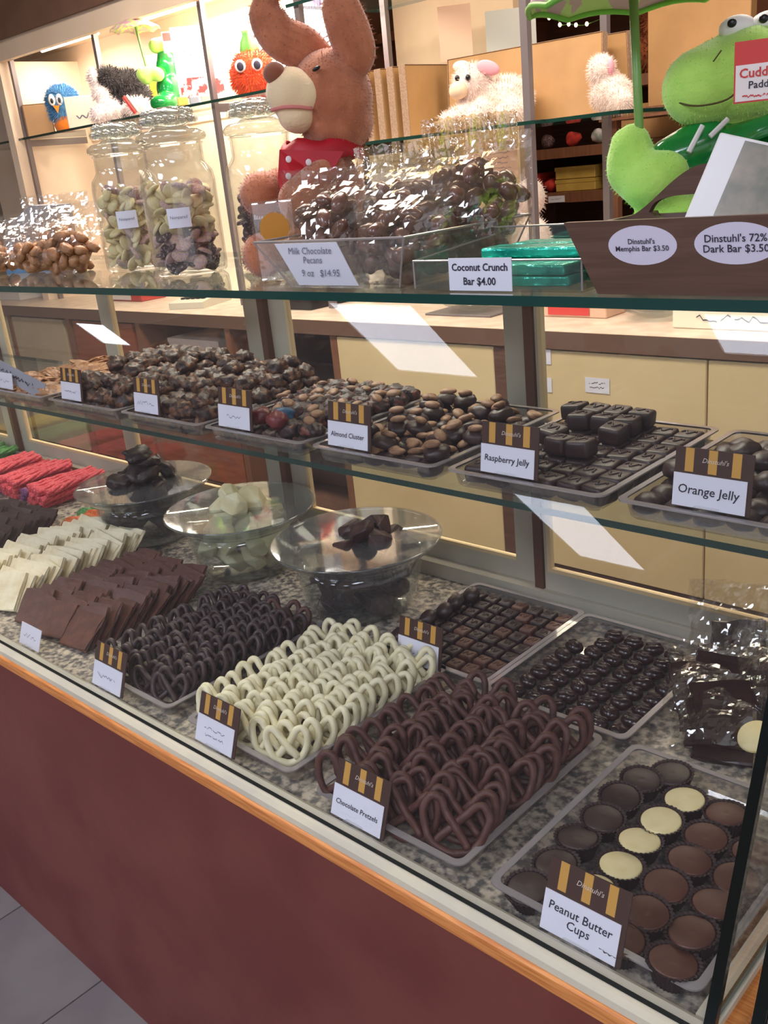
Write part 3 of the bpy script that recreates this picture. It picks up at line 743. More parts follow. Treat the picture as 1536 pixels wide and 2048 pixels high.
bowl(-1.195, 1.115, 'ribbed glass bowl holding milk chocolate chunks'); bowl(-1.540, 1.118, 'glass bowl holding white chocolate chunks'); bowl(-1.900, 1.118, 'glass bowl holding curled dark chocolate pieces')
def chunk_me(name, m, r, seed):
    rnd = random.Random(seed); bm = bmesh.new()
    for _ in range(16):
        v = Vector((rnd.gauss(0, 1), rnd.gauss(0, 1), rnd.gauss(0, 1))).normalized()
        bm.verts.new(Vector((v.x*r, v.y*r*.85, v.z*r*.60)))
    ret = bmesh.ops.convex_hull(bm, input=bm.verts[:])
    bmesh.ops.delete(bm, geom=[e for e in ret['geom_interior'] if isinstance(e, bmesh.types.BMVert)], context='VERTS')
    bmesh.ops.bevel(bm, geom=bm.edges[:], offset=r*.04, segments=1, affect='EDGES')
    bm.verts.index_update(); mb = MB(); mb.add([tuple(v.co) for v in bm.verts], [tuple(v.index for v in f.verts) for f in bm.faces]); bm.free()
    return mb.data(name, m)
def heap(x, y, ms, name, label, group, cr, top, peak=(0, 0)):
    """fill the bowl with pieces of radius cr, heaped to a mound of height top above the deck"""
    pts = []; rnd = random.Random(len(name)+int(top*1000)); t = 0
    while t < 4000:
        t += 1; z = rnd.uniform(.006+cr*.55, top); R_ = .088+.025*min(1, z/.08)-cr*.92
        if z > .100: R_ *= max(.12, 1-(z-.100)/(top-.100+.02))
        a = rnd.uniform(0, 2*pi); d = R_*sqrt(rnd.random()); p = Vector((d*cos(a), d*sin(a), z))
        if all((p-q).length > cr*.88 for q in pts): pts.append(p)
    for p in pts:
        k = max(0, (p.z-.06)/.06)
        o = link(name, rnd.choice(ms), loc=(x+p.x+peak[0]*k, y+p.y+peak[1]*k, ZD+p.z), rot=(rnd.uniform(-.9, .9), rnd.uniform(-.9, .9), rnd.uniform(0, 6)))
        tag(o, label, 'chocolate', group)
heap(-1.195, 1.115, [chunk_me('milk_chunk', 'chunk_milk', .036, s) for s in range(5)], 'milk_chunk', 'broken milk chocolate chunk in the ribbed bowl', 'milk chocolate chunks', .036, .165, (.010, .010))
heap(-1.540, 1.118, [chunk_me('white_chunk', 'chunk_white', .042, s+7) for s in range(5)], 'white_chunk', 'broken white chocolate chunk in a glass bowl', 'white chocolate chunks', .042, .160)
heap(-1.900, 1.118, [lump(s+11, (.033, .027, .015), .45, 1.7, 3).data('dark_chunk', 'chunk_dark', True) for s in range(5)], 'dark_chunk', 'curled dark chocolate piece in a glass bowl', 'dark chocolate pieces', .040, .195)

# ------------------------------------------------------------------ sour candy at the far end of the deck
def straw_me(m, seed):
    pts = [(0.004*sin(t*.7+seed), -.095+.19*t/12, .009) for t in range(13)]
    mb = MB()
    for k in range(4):
        a = pi/2*k
        mb.tube([(p[0]+.0055*cos(a+i*.55), p[1], p[2]+.0055*sin(a+i*.55)) for i, p in enumerate(pts)], .0055, seg=7)
    return mb.data('sour_straw', m, True)
SR = [straw_me('sour_red', s) for s in range(2)]; SP = [straw_me('sour_purple', 1)]; SG = [straw_me('sour_green', 2)]; SY = [straw_me('sour_yellow', 3)]
def straws(xs, y, ms, lab, grp, lay):
    for q in range(lay):
        for x in xs:
            o = link('sour_straw', random.choice(ms), loc=(x+.006*q+random.uniform(-.004, .004), y+random.uniform(-.012, .012), ZD+.002+.019*q), rot=(0, 0, RAD(random.uniform(-7, 7))))
            tag(o, lab, 'candy', grp)
for b in range(3):
    x0 = -2.36-.175*b
    straws([x0-.021*i for i in range(5)], 1.175, SR, 'red sugared straw in a bundle beside the dark bark', 'red sour straws', 3)
    straws([x0-.021*i for i in range(5, 7)], 1.185, SP, 'purple sugared straw between the red bundles', 'purple sour straws', 2)
straws([-2.92-.021*i for i in range(6)], 1.18, SG, 'green sugared straw at the end of the deck', 'green sour straws', 3)
straws([-3.06-.021*i for i in range(6)], 1.18, SY, 'yellow sugared straw at the end of the deck', 'yellow sour straws', 4)
sl = MB(); arc = [(.034*cos(pi*t/12), .034*sin(pi*t/12)) for t in range(13)]
sl.prism([(a, b) for a, b in arc]+[(-.026, -.002), (.026, -.002)], -.009, .009, 'y')
slice_o = sl.data('orange_slice', 'sour_orange'); sl2 = MB(); sl2.prism([(a*.8, b*.8) for a, b in arc], -.009, .009, 'y'); slice_g = sl2.data('green_slice', 'sour_green')
for i in range(7):
    o = link('jelly_slice', slice_o, loc=(-2.105+.012*(i % 2)-.022*(i//4), 1.035+.028*(i % 4), ZD+.003), rot=(RAD(-20), 0, RAD(20+random.uniform(-12, 12)))); tag(o, 'orange sugared jelly slice beside the bowl of dark pieces', 'candy', 'orange jelly slices')
for i in range(5):
    o = link('jelly_slice', slice_g, loc=(-2.18+.01*(i % 2), 1.10+.028*i, ZD+.003), rot=(RAD(-20), 0, RAD(20+random.uniform(-12, 12)))); tag(o, 'green sugared jelly slice behind the orange slices', 'candy', 'green jelly slices')

# ------------------------------------------------------------------ cellophane bags
def bag_me(name, w_, d_, h_, seed, m='film', crk=.006, top=.18):
    """a pillow of crinkled film: flat seal above, bulging below; base at z = 0, faces -Y"""
    nu, nv = 22, 22; vs = []; fs = []
    for side in (0, 1):
        for i in range(nv+1):
            v = i/nv
            for j in range(nu+1):
                u = j/nu; e = (sin(pi*u)**.6) if 0 < u < 1 else 0
                bulge = e*(sin(pi*min(1, v/(1-top)*.5+.5*0+.0))**.5 if v < (1-top) else 0)
                if v < (1-top): bulge = e*max(0, sin(pi*(.12+.88*v/(1-top))))**.7
                x = (u-.5)*w_*(1-.10*sin(pi*v)); z = v*h_
                y = (1 if side else -1)*d_/2*bulge
                n = noise.noise_vector(Vector((x*28, y*18+side*5+seed, z*28)))+.5*noise.noise_vector(Vector((x*70, side*9+seed, z*70)))
                edge = min(1, 4*u*(1-u)*2)
                vs.append((x+n.x*crk*.7, y+n.y*crk*edge+(0.0006 if side else -.0006), max(.0005, z+n.z*crk*.7)))
    o = (nu+1)*(nv+1)
    for side in (0, 1):
        for i in range(nv):
            for j in range(nu):
                a = side*o+i*(nu+1)+j; fs.append((a, a+1, a+nu+2, a+nu+1))
    mb = MB(); mb.add(vs, fs); return mb.data(name, m)
def pack(c, r, dmin, n, seed, shell=.45):
    rnd = random.Random(seed); out = []; tries = 0
    while len(out) < n and tries < 9000:
        tries += 1
        p = Vector((rnd.uniform(-1, 1), rnd.uniform(-1, 1), rnd.uniform(-1, 1)))
        if p.length > .97 or p.length < shell: continue
        q = Vector((c[0]+p.x*r[0], c[1]+p.y*r[1], c[2]+p.z*r[2]))
        if all((q-b).length > dmin for b in out): out.append(q)
    return out

# acrylic bin of chocolate pecans
ZT = 1.3555
bin_ = thing('acrylic_bin', (-0.905, 0.985, ZT), 0, 'clear flared acrylic bin holding bags of chocolate pecans', 'bin')
b0 = [(-.100, -.112), (.100, -.112), (.100, .115), (-.100, .115)]; b1 = [(-.148, -.128), (.128, -.128), (.128, .130), (-.148, .130)]
mb = MB(); th = .003
loft(mb, [[(x, y, 0) for x, y in b0], [(x, y, .062) for x, y in b1], [(x*(1-th/abs(x)), y*(1-th/abs(y)), .062) for x, y in b1], [(x*(1-th/abs(x)), y*(1-th/abs(y)), .004) for x, y in b0]])
mb.build('bin_shell', 'acrylic', bin_)
e = MB(); e.tube([(x, y, .062) for x, y in b1], .0016, seg=6, closed=True)
for (x0, y0), (x1, y1) in zip(b0, b1): e.tube([(x0, y0, 0.002), (x1, y1, .062)], .0013, seg=6)
e.build('bin_edge', 'tray_rim', bin_)
sg = MB().add([(-.098, -.1335, .060), (.020, -.1335, .060), (.034, -.1165, .004), (-.078, -.1165, .004), (-.098, -.1345, .060), (.020, -.1345, .060), (.034, -.1175, .004), (-.078, -.1175, .004)],
              [(0, 1, 2, 3), (7, 6, 5, 4), (0, 4, 5, 1), (1, 5, 6, 2), (2, 6, 7, 3), (3, 7, 4, 0)]).build('handwritten_sign', 'card_white', loc=(-0.905, 0.985, ZT))
tag(sg, 'white handwritten card reading Milk Chocolate Pecans on the acrylic bin', 'sign')
put_text('Milk Chocolate\nPecans', 'ink_soft', sg, (-.034, -.1308, .044), .090, .022, rot=(RAD(106.9), 0, 0), shear=.35)
put_text('9 oz   $14.95', 'ink_soft', sg, (-.026, -.1238, .020), .080, .011, rot=(RAD(106.9), 0, 0), shear=.35)
PEC = [lump(s+30, (.0165, .0115, .0105), .14, 1.3, 3).data('chocolate_pecan', 'pecan_choc', True) for s in range(3)]
pb = [((-.985, .955, ZT+.062), (.066, .052, .056)), ((-.895, 1.005, ZT+.066), (.078, .060, .060)), ((-.825, 1.055, ZT+.072), (.066, .056, .066)), ((-.850, .940, ZT+.048), (.058, .042, .042))]
BL = ['cellophane bag of chocolate pecans leaning to the brown plush', 'cellophane bag of chocolate pecans in the middle of the acrylic bin', 'tall gold-topped cellophane bag of chocolate pecans at the bin end', 'low cellophane bag of chocolate pecans at the bin front']
for i, (c_, r_) in enumerate(pb):
    for q in pack(c_, r_, .0225, 60, i+3):
        o = link('chocolate_pecan', random.choice(PEC), loc=(q.x, q.y, max(ZT+.005, q.z-.010)), rot=(random.uniform(-1, 1), random.uniform(-1, 1), random.uniform(0, 6)))
        tag(o, 'chocolate coated pecan inside the ' + ['bag leaning to the brown plush', 'bag in the middle of the acrylic bin', 'tall gold-topped bag at the bin end', 'low bag at the bin front'][i], 'candy', 'chocolate pecans')
    bg_ = thing('candy_bag', (c_[0], c_[1], ZT+.004), RAD(20 if i != 2 else 32), BL[i], 'bag', 'bags of chocolate pecans')
    link('film', bag_me('film', r_[0]*2.5, r_[1]*2.6, (c_[2]-ZT)+r_[2]+.026, i+2, crk=.008, top=.16), bg_)
    zt = (c_[2]-ZT)+r_[2]+.016
    if i in (1, 2):
        gm = MB(); n = 24; ww = r_[0]*1.9
        gm.add([(-ww/2+ww*k/n, -.002+.006*sin(k*.9), zt+(.034 if i == 2 else .022)+(.003 if k % 2 else 0)) for k in range(n+1)]+[(-ww/2+ww*k/n, -.002+.005*sin(k*.9+1), zt-.012) for k in range(n+1)],
               [(k, k+1, n+2+k, n+1+k) for k in range(n)])
        gm.build('gold_seal', 'film_gold', bg_)

# teal foil bars in their acrylic box
bx = thing('acrylic_box', (-0.656, 0.945, ZT), 0, 'low clear acrylic box holding teal foil bars', 'box')
mb = MB()
for a, b in (((-.115, -.082, 0), (.115, .080, .003)), ((-.115, -.082, .003), (.115, -.079, .034)), ((-.115, .077, .003), (.115, .080, .055)), ((-.115, -.079, .003), (-.112, .077, .045)), ((.112, -.079, .003), (.115, .077, .045))): mb.box(a, b)
mb.build('box_shell', 'acrylic', bx)
e = MB(); e.tube([(-.115, -.082, .034), (.115, -.082, .034)], .0012, seg=6); e.tube([(-.115, .08, .055), (.115, .08, .055)], .0012, seg=6)
for s in (-1, 1): e.tube([(s*.115, -.082, 0.002), (s*.115, -.082, .034), (s*.115, .08, .046)], .0012, seg=6)
e.build('box_edge', 'tray_rim', bx)
foil = MB().rbox((0, 0, .006), (.080, .020, .006), .003).data('foil_bar', 'teal_foil')
for k in range(3):
    for q in range(2 if k == 0 else 3):
        o = link('foil_bar', foil, loc=(-.648+.012*k, .895+.046*k, ZT+.0034+.0125*q), rot=(0, 0, RAD(random.uniform(-3, 3)))); tag(o, '%s teal foil wrapped bar of the %s stack in the acrylic box' % (('bottom', 'second', 'third')[q], ('low front', 'middle', 'rear')[k]), 'candy bar', 'teal foil bars')
cs = MB().box((-.044, -.001, 0), (.044, 0, .036)).build('price_sign', 'card_white', loc=(-.672, .8615, ZT+.001), rot=(RAD(-2), 0, 0))
tag(cs, 'white card reading Coconut Crunch Bar $4.00', 'price card', 'price cards on the candy trays')
put_text('Coconut Crunch', 'ink', cs, (0, -.0016, .026), .078, .010, bold=.02); put_text('Bar $4.00', 'ink', cs, (0, -.0016, .010), .050, .010, bold=.02)

# ------------------------------------------------------------------ wooden tote with chocolate bars
to = thing('wooden_tote', (-0.40, 0.940, ZT), 0, 'dark brown wooden tote with a cut-out handle and oval paper labels', 'tote')
mb = MB(); xb0, xb1, xt0, xt1 = -.120, .060, -.150, .090; tt = .008
mb.add([(xb0, -.082, 0), (xb1, -.082, 0), (xt1, -.094, .072), (xt0, -.094, .072), (xb0, -.074, 0), (xb1, -.074, 0), (xt1, -.086, .072), (xt0, -.086, .072)],
       [(0, 1, 2, 3), (7, 6, 5, 4), (0, 4, 5, 1), (1, 5, 6, 2), (2, 6, 7, 3), (3, 7, 4, 0)])
fb = mb.build('front_board', 'tote_wood', to)
mb = MB().add([(xb0, .074, 0), (xb1, .074, 0), (xt1, .086, .062), (xt0, .086, .062), (xb0, .082, 0), (xb1, .082, 0), (xt1, .094, .062), (xt0, .094, .062)], [(3, 2, 1, 0), (4, 5, 6, 7), (0, 1, 5, 4), (1, 2, 6, 5), (2, 3, 7, 6), (3, 0, 4, 7)])
mb.build('back_board', 'tote_wood', to)
for s, xa, xbm in ((-1, xb0, xt0), (1, xb1, xt1)):
    MB().add([(xa, -.074, 0), (xa, .074, 0), (xbm, .086, .066), (xbm, -.086, .066), (xa-s*tt, -.074, 0), (xa-s*tt, .074, 0), (xbm-s*tt, .086, .066), (xbm-s*tt, -.086, .066)],
             [(0, 1, 2, 3), (7, 6, 5, 4), (0, 4, 5, 1), (1, 5, 6, 2), (2, 6, 7, 3), (3, 7, 4, 0)]).build('end_board', 'tote_wood', to)
MB().box((xb0+.006, -.075, 0), (xb1-.006, .075, .006)).build('bottom_board', 'tote_wood', to)
# the arched divider with its hand hole, built as strips around the opening
N = 28; outer = []; inner = []
mb = MB(); y0, y1 = .006, .015; x0, x1 = -.142, .082; xc = -.048
def arch(x):
    t = abs(x-xc)/.100; return .064+.050*(.5+.5*cos(pi*min(1, t))) 
hx0, hx1, hz0, hz1 = -.108, .012, .060, .086
def hole(x):
    if not hx0 < x < hx1: return None
    t = (x-(hx0+hx1)/2)/((hx1-hx0)/2); q = sqrt(max(0, 1-t**4)); m_ = (hz0+hz1)/2; return m_-q*(hz1-hz0)/2, m_+q*(hz1-hz0)/2
xs = [x0+(x1-x0)*k/64 for k in range(65)]
for a, b in zip(xs[:-1], xs[1:]):
    ha, hb = hole(a), hole(b)
    def strip_(za0, za1, zb0, zb1):
        mb.add([(a, y0, za0), (b, y0, zb0), (b, y0, zb1), (a, y0, za1), (a, y1, za0), (b, y1, zb0), (b, y1, zb1), (a, y1, za1)],
               [(0, 1, 2, 3), (7, 6, 5, 4), (0, 4, 5, 1), (3, 2, 6, 7)])
    if ha or hb:
        ha = ha or (.0705, .0705); hb = hb or (.0705, .0705)
        strip_(.006, ha[0], .006, hb[0]); strip_(ha[1], arch(a), hb[1], arch(b))
    else: strip_(.006, arch(a), .006, arch(b))
mb.build('handle_divider', 'tote_wood', to)
def oval(x, w_, text):
    o = MB().prism([(w_*cos(2*pi*k/40), .019*sin(2*pi*k/40)) for k in range(40)], -.0006, .0004).build('oval_label', 'oval_paper', to, loc=(x, -.0895, .048), rot=(RAD(9.5), 0, 0))
    put_text(text, 'ink', o, (0, -.0012, 0), w_*1.55, .020, bold=.01)
oval(-.066, .036, "Dinstuhl's\nMemphis Bar $3.50"); oval(.026, .039, "Dinstuhl's 72%\nDark Bar $3.50")
def bar_wrap(x, y, w_, h_, t, lean, lab, front, side, rz=0):
    r = thing('chocolate_bar', (x, y, ZT+.0075), RAD(rz), lab, 'candy bar', 'wrapped bars in the wooden tote', rx=-RAD(lean))
    MB().rbox((0, 0, h_/2), (w_/2, t/2, h_/2), .002).build('wrapper', side, r)
    MB().box((-w_/2*.3, -t/2-.0008, .004), (w_/2*.96, -t/2-.0002, h_-.003)).build('printed_face', front, r)
    return r
r = bar_wrap(-.425, .888, .078, .135, .012, 20, 'white wrapped chocolate bar with a photograph printed on it in the tote', 'photo_print', 'silver_wrap'); r.rotation_euler = (-RAD(20), RAD(16), 0)
r = bar_wrap(-.343, .888, .075, .165, .014, 20, 'brown and cream chocolate bar tied with gold ribbon in the tote', 'brown_wrap', 'cream_wrap'); r.rotation_euler = (-RAD(20), RAD(16), 0)
rb = MB(); rb.tube([(-.030+.030*(1-cos(2*pi*t/20)), -.009-.004*sin(pi*t/20), .085+.022*sin(2*pi*t/20)) for t in range(21)], .0020, seg=6); rb.tube([(-.036, -.009, .085), (.02, -.0095, .060)], .002, seg=6)
rb.build('gold_ribbon', 'gold_ribbon', r)

# ------------------------------------------------------------------ glass jars of nonpareils
def jar(x, y, label):
    r = thing('glass_jar', (x, y, ZT), 0, label, 'jar', 'glass jars of nonpareils')
    MB().lathe([(0, 0), (.056, 0), (.0615, .006), (.0625, .02), (.0625, .150), (.060, .166), (.052, .176), (.049, .182), (.049, .206), (.052, .209), (.0495, .212), (.0465, .206), (.0465, .182), (.0495, .174), (.0575, .164), (.060, .149), (.060, .02), (.058, .008), (0, .006)], 56).build('jar_body', 'jar_glass', r, True)
    l = MB().lathe([(0, .2125), (.046, .2125), (.056, .214), (.0585, .219), (.057, .225), (.050, .230), (.036, .232), (.030, .236), (0, .236)], 48).build('lid', 'lid_glass', r, True)
    k = MB(); k.ell((0, 0, .251), (.042, .042, .017), seg=28, ring=10)
    for a in range(14):
        for z_, rr in ((.246, .041), (.258, .036)):
            k.ell((rr*cos(2*pi*a/14+(z_ > .25)*.22), rr*sin(2*pi*a/14+(z_ > .25)*.22), z_), (.008, .008, .0065), seg=8, ring=6)
    k.build('lid_knob', 'lid_glass', l, True)
    lb = MB()
    a0 = RAD(-90-math.degrees(math.atan2(-x, y))*-1)
    a0 = math.atan2(-y, -x)-.12
    n = 8; vs = []
    for i in range(n+1):
        a = a0-.30+.60*i/n; vs += [(.0632*cos(a), .0632*sin(a), .080), (.0632*cos(a), .0632*sin(a), .111)]
    vs += [(p[0]*1.006, p[1]*1.006, p[2]) for p in vs]
    m_ = 2*(n+1)
    lb.add(vs, [(2*i, 2*i+2, 2*i+3, 2*i+1) for i in range(n)]+[(m_+2*i, m_+2*i+1, m_+2*i+3, m_+2*i+2) for i in range(n)])
    lo = lb.build('paper_label', 'card_white', r)
    put_text('Nonpareil', 'ink_soft', r, (.0650*cos(a0), .0650*sin(a0), .096), .028, .007, rot=(pi/2, 0, a0+pi/2))
    return r
disc = lambda m: MB().lathe([(0, 0), (.0135, 0), (.0145, .0015), (.0125, .0050), (.007, .0068), (0, .0070)], 20).data('nonpareil', m, True)
DC = {k: disc('nonpareil_'+k) for k in ('cream', 'pastel', 'dark')}
def jarfill(x, y, pick, zmax, seed, lab, grp, n=140):
    rnd = random.Random(seed); out = []; t = 0
    while len(out) < n and t < 9000:
        t += 1; a = rnd.uniform(0, 2*pi); d = .045*sqrt(rnd.uniform(.45, 1)); p = Vector((d*cos(a), d*sin(a), rnd.uniform(.016, zmax)))
        if all((p-q).length > .0150 for q in out): out.append(p)
    for p in out:
        k = pick(p, rnd)
        o = link('nonpareil', DC[k], loc=(x+p.x, y+p.y, ZT+p.z-.003), rot=(rnd.uniform(-1.1, 1.1), rnd.uniform(-1.1, 1.1), rnd.uniform(0, 6)))
        tag(o, lab[k], 'candy', grp)
JX = [(-1.660, 1.060), (-1.405, 1.000), (-1.305, 1.105)]
jar(*JX[0], 'glass jar of cream nonpareils beside the bags'); jar(*JX[1], 'glass jar of mixed cream and dark nonpareils'); jar(*JX[2], 'glass jar of dark nonpareils beside the brown plush')
LB = lambda s: {'cream': 'cream coloured nonpareil disc in '+s, 'pastel': 'pastel sprinkled nonpareil disc in '+s, 'dark': 'dark sprinkled nonpareil disc in '+s}
jarfill(*JX[0], lambda p, r: 'cream' if r.random() < .78 else 'pastel', .150, 1, LB('the jar beside the bags'), 'nonpareils in the first jar')
jarfill(*JX[1], lambda p, r: ('dark' if r.random() < .55 else 'pastel') if p.z < .075 else ('cream' if r.random() < .8 else 'pastel'), .145, 2, LB('the jar of mixed nonpareils'), 'nonpareils in the middle jar')
jarfill(*JX[2], lambda p, r: 'dark', .120, 3, LB('the jar beside the brown plush'), 'nonpareils in the last jar')

# ------------------------------------------------------------------ bags of candy at the far end of the top shelf
NUT = [lump(s+50, (.018, .014, .010), .3, 1.8, 2).data('wrapped_nut', 'brittle', True) for s in range(3)]
bl = [(-2.35, 1.02, .17, .10, .105, -28), (-2.16, 1.00, .18, .09, .085, -38), (-2.00, 1.02, .16, .09, .080, -46), (-1.86, 1.03, .16, .08, .095, -40), (-2.60, 1.10, .15, .10, .185, -4), (-2.10, 1.14, .16, .08, .11, -30)]
BN = ['flat cellophane bag of toffee lying before the tall bag', 'cellophane bag of toffee lying second from the tall bag', 'cellophane bag of toffee lying in the middle of the pile', 'cellophane bag of toffee lying against the first jar', 'tall cellophane bag of toffee standing behind the pile', 'cellophane bag of toffee lying behind the pile']
for i, (x, y, w_, d_, h_, le) in enumerate(bl):
    g = thing('candy_bag', (x, y, ZT+.001), RAD(50), BN[i], 'bag', 'bags of toffee')
    g.rotation_euler = (RAD(le*.5), RAD(0), RAD(48))
    link('film', bag_me('film', w_, d_, h_*1.25, i+20, crk=.010, top=.25), g, loc=(0, 0, .022 if le < -10 else .0))
    for q in pack((x, y, ZT+h_*.42), (w_*.40, d_*.42, h_*.36), .021, 42, i+40, .2):
        o = link('toffee_piece', random.choice(NUT), loc=(q.x, q.y, max(ZT+.004, q.z-.008)), rot=(random.uniform(-1, 1), random.uniform(-1, 1), 0)); tag(o, 'tan toffee piece inside the ' + BN[i].replace('cellophane ', ''), 'candy', 'toffee pieces')
sc = thing('plastic_bin', (-2.36, 1.225, ZT), RAD(30), 'grey-blue plastic bin with a blue base behind the bags of toffee', 'bin')
MB().rbox((0, 0, .012), (.085, .040, .011), .004).build('base', 'blue_plastic', sc)
MB().prism([(-.085, .023), (.085, .023), (.092, .130), (.02, .135), (-.06, .085)], -.038, .038).build('body', 'grey_box', sc)

# ------------------------------------------------------------------ bags of dark chocolate at the right end of the deck
for i, (x, y, w_, d_, h_, rz, lean) in enumerate([(-.500, 1.085, .13, .075, .105, 20, 55), (-.455, 1.030, .13, .07, .10, 25, 60), (-.520, 1.190, .12, .06, .13, 20, 14), (-.410, 1.110, .13, .08, .12, 20, 45), (-.405, 1.195, .12, .06, .14, 20, 10)]):
    g = thing('candy_bag', (x, y, ZD+.012), 0, ['cellophane bag of dark chocolate slabs lying over its neighbour', 'cellophane bag of dark chocolate slabs nearest the peanut butter cups', 'upright crinkled cellophane bag against the rear sill by the glossy chocolates', 'cellophane bag of dark and white rounds by the glass end', 'upright cellophane bag in the rear corner of the deck'][i], 'bag', 'bags of dark chocolate')
    g.rotation_euler = (-RAD(lean), 0, RAD(rz))
    link('film', bag_me('film', w_, d_, h_*1.2, i+60, crk=.009, top=.22), g)
    for q in range(5):
        o = link('dark_chocolate_bar', slab_me('dark_chocolate_bar', 'dark_choc_gloss', .075, .060, .010, q+i), loc=(x+random.uniform(-.012, .012), y-.012+.009*q, ZD+.008+.009*q), rot=(-RAD(max(30, lean)+random.uniform(-8, 8)), 0, RAD(rz+random.uniform(-20, 20))))
        tag(o, 'dark chocolate bar inside a cellophane bag at the end of the deck', 'chocolate', 'bagged dark chocolate slabs')
WR = MB().lathe([(0, 0), (.022, 0), (.0235, .003), (.022, .007), (0, .007)], 28).data('white_round', 'white_cup', True)
for i, (x, y, z) in enumerate([(-.408, 1.03, .052), (-.385, 1.085, .06), (-.372, 1.010, .04)]):
    tag(link('white_round', WR, loc=(x, y, ZD+z), rot=(RAD(28), RAD(-10), 0)), 'cream white chocolate round in a bag by the glass end', 'chocolate', 'bagged white rounds')

# ================================================================== SOFT TOYS ON THE TOP SHELF
# brown plush in a red bandana, seen in profile (local X = to the viewer's right, -Y = towards the viewer)
bear = thing('plush_bear', (-1.130, 1.065, ZT), RAD(46.7), 'brown long-eared plush toy with cream muzzle and red dotted bandana', 'plush toy')
body = blob('body', [('e', (.032, .0, .246), (.062, .060, .068)), ('e', (.036, .0, .212), (.056, .056, .048)),
              ('e', (.012, .006, .095), (.058, .052, .085)), ('e', (.010, .005, .060), (.062, .056, .055)),
              ('c', (-.020, -.040, .130), (-.030, -.066, .098), .024, .028), ('c', (.020, -.045, .150), (-.020, -.075, .122), .022, .026),
              ('c', (-.040, .030, .135), (-.090, .012, .120), .024, .030), ('e', (-.090, .006, .120), (.034, .032, .034)), ('e', (-.032, -.070, .106), (.032, .030, .034)),
              ('c', (-.020, -.036, .040), (-.085, -.030, .030), .030, .028), ('e', (-.098, -.028, .032), (.032, .030, .0345)),
              ('c', (-.010, .040, .040), (-.080, .040, .030), .028, .026)], 'bear_fur', bear, .0055, 5)
fur(body, 'bear_fur', body, 9000, .0045, .0005, seed=2)
for nm, pts, rr in (('ear', [(.020, .012, .292), (-.004, .008, .318), (-.034, .004, .336), (-.048, .004, .368), (-.040, .004, .395)], [.030, .032, .030, .026, .012]), ('ear', [(.060, -.022, .278), (.072, -.030, .300), (.066, -.032, .330), (.058, -.030, .362), (.056, -.028, .395)], [.024, .030, .031, .028, .012])):
    P = spline([Vector(p) for p in pts], 22); R_ = [rr[min(len(rr)-2, int(t/21*(len(rr)-1)))]*(1-((t/21*(len(rr)-1)) % 1))+rr[min(len(rr)-1, int(t/21*(len(rr)-1))+1)]*((t/21*(len(rr)-1)) % 1) for t in range(22)]
    e_ = MB().tube(P, R_, seg=18); e_.v = [(v[0], v[1]*.62+.38*(pts[0][1]), v[2]) for v in e_.v]
    eo = e_.build(nm, 'bear_fur', bear, True); fur(eo, 'bear_fur', eo, 1400, .0045, .0005, seed=5)
mz = blob('muzzle', [('e', (-.026, -.024, .256), (.037, .038, .036)), ('e', (-.020, -.024, .226), (.030, .033, .027)), ('e', (-.006, -.024, .25), (.034, .036, .032))], 'bear_muzzle', bear, .005, 4)
MB().ell((-.046, -.036, .283), (.0165, .018, .0155)).build('nose', 'bear_nose', bear, True)
MB().tube(spline([Vector((-.056, -.034, .2350)), Vector((-.040, -.0530, .2360)), Vector((-.018, -.0590, .2340)), Vector((.002, -.054, .230))], 12), .0026, seg=8).build('mouth', 'mouth_pink', bear, True)
MB().ell((.014, -.0555, .282), (.0065, .005, .0030), rot=(0, RAD(-24), 0)).build('eye', 'black_plastic', bear, True)
bn = MB(); nseg = 28; loops = []
for i, (rr, z_) in enumerate(((.052, .190), (.060, .182), (.064, .170), (.066, .158))):
    loops.append([(.008+rr*cos(2*pi*k/nseg), rr*.95*sin(2*pi*k/nseg)+.002, z_-(.030*max(0, cos(2*pi*k/nseg-RAD(215)))**2 if i == 3 else 0)+.004*sin(5*2*pi*k/nseg)) for k in range(nseg)])
loft(bn, loops, cap0=False, cap1=False); bno = bn.build('bandana', 'bandana', bear, True)
md = bno.modifiers.new('thick', 'SOLIDIFY'); md.thickness = .002
ft = MB().add([(-.052, -.050, .180), (.040, -.068, .168), (-.040, -.076, .150), (-.056, -.070, .098), (.010, -.078, .130), (-.06, -.045, .14)], [(0, 1, 4, 2), (2, 4, 3), (0, 2, 5), (2, 3, 5)]).build('bandana_flap', 'bandana', bear)
ft.modifiers.new('thick', 'SOLIDIFY').thickness = .0025
for p in ((-.040, -.0735, .165), (-.043, -.079, .142), (-.012, -.076, .158)): MB().ell(p, (.0042, .0018, .0048)).build('dot', 'white_dot', bno)
se = thing('gold_seal', (-1.045, .905, ZT), RAD(48), 'round gold seal on a clear packet at the foot of the brown plush', 'packet')
MB().rbox((0, .004, .056), (.032, .006, .056), .004).build('packet', 'film', se)
MB().lathe([(0, -.0008), (.021, -.0008), (.021, .0008), (0, .0008)], 32, M=Matrix.Translation((0, -.0035, .074)) @ Matrix.Rotation(pi/2, 4, 'X')).build('seal', 'seal_gold', se)
se.location = (-1.085, .925, ZT+.001)

bear.scale = (1.015, 1.015, 1.0)

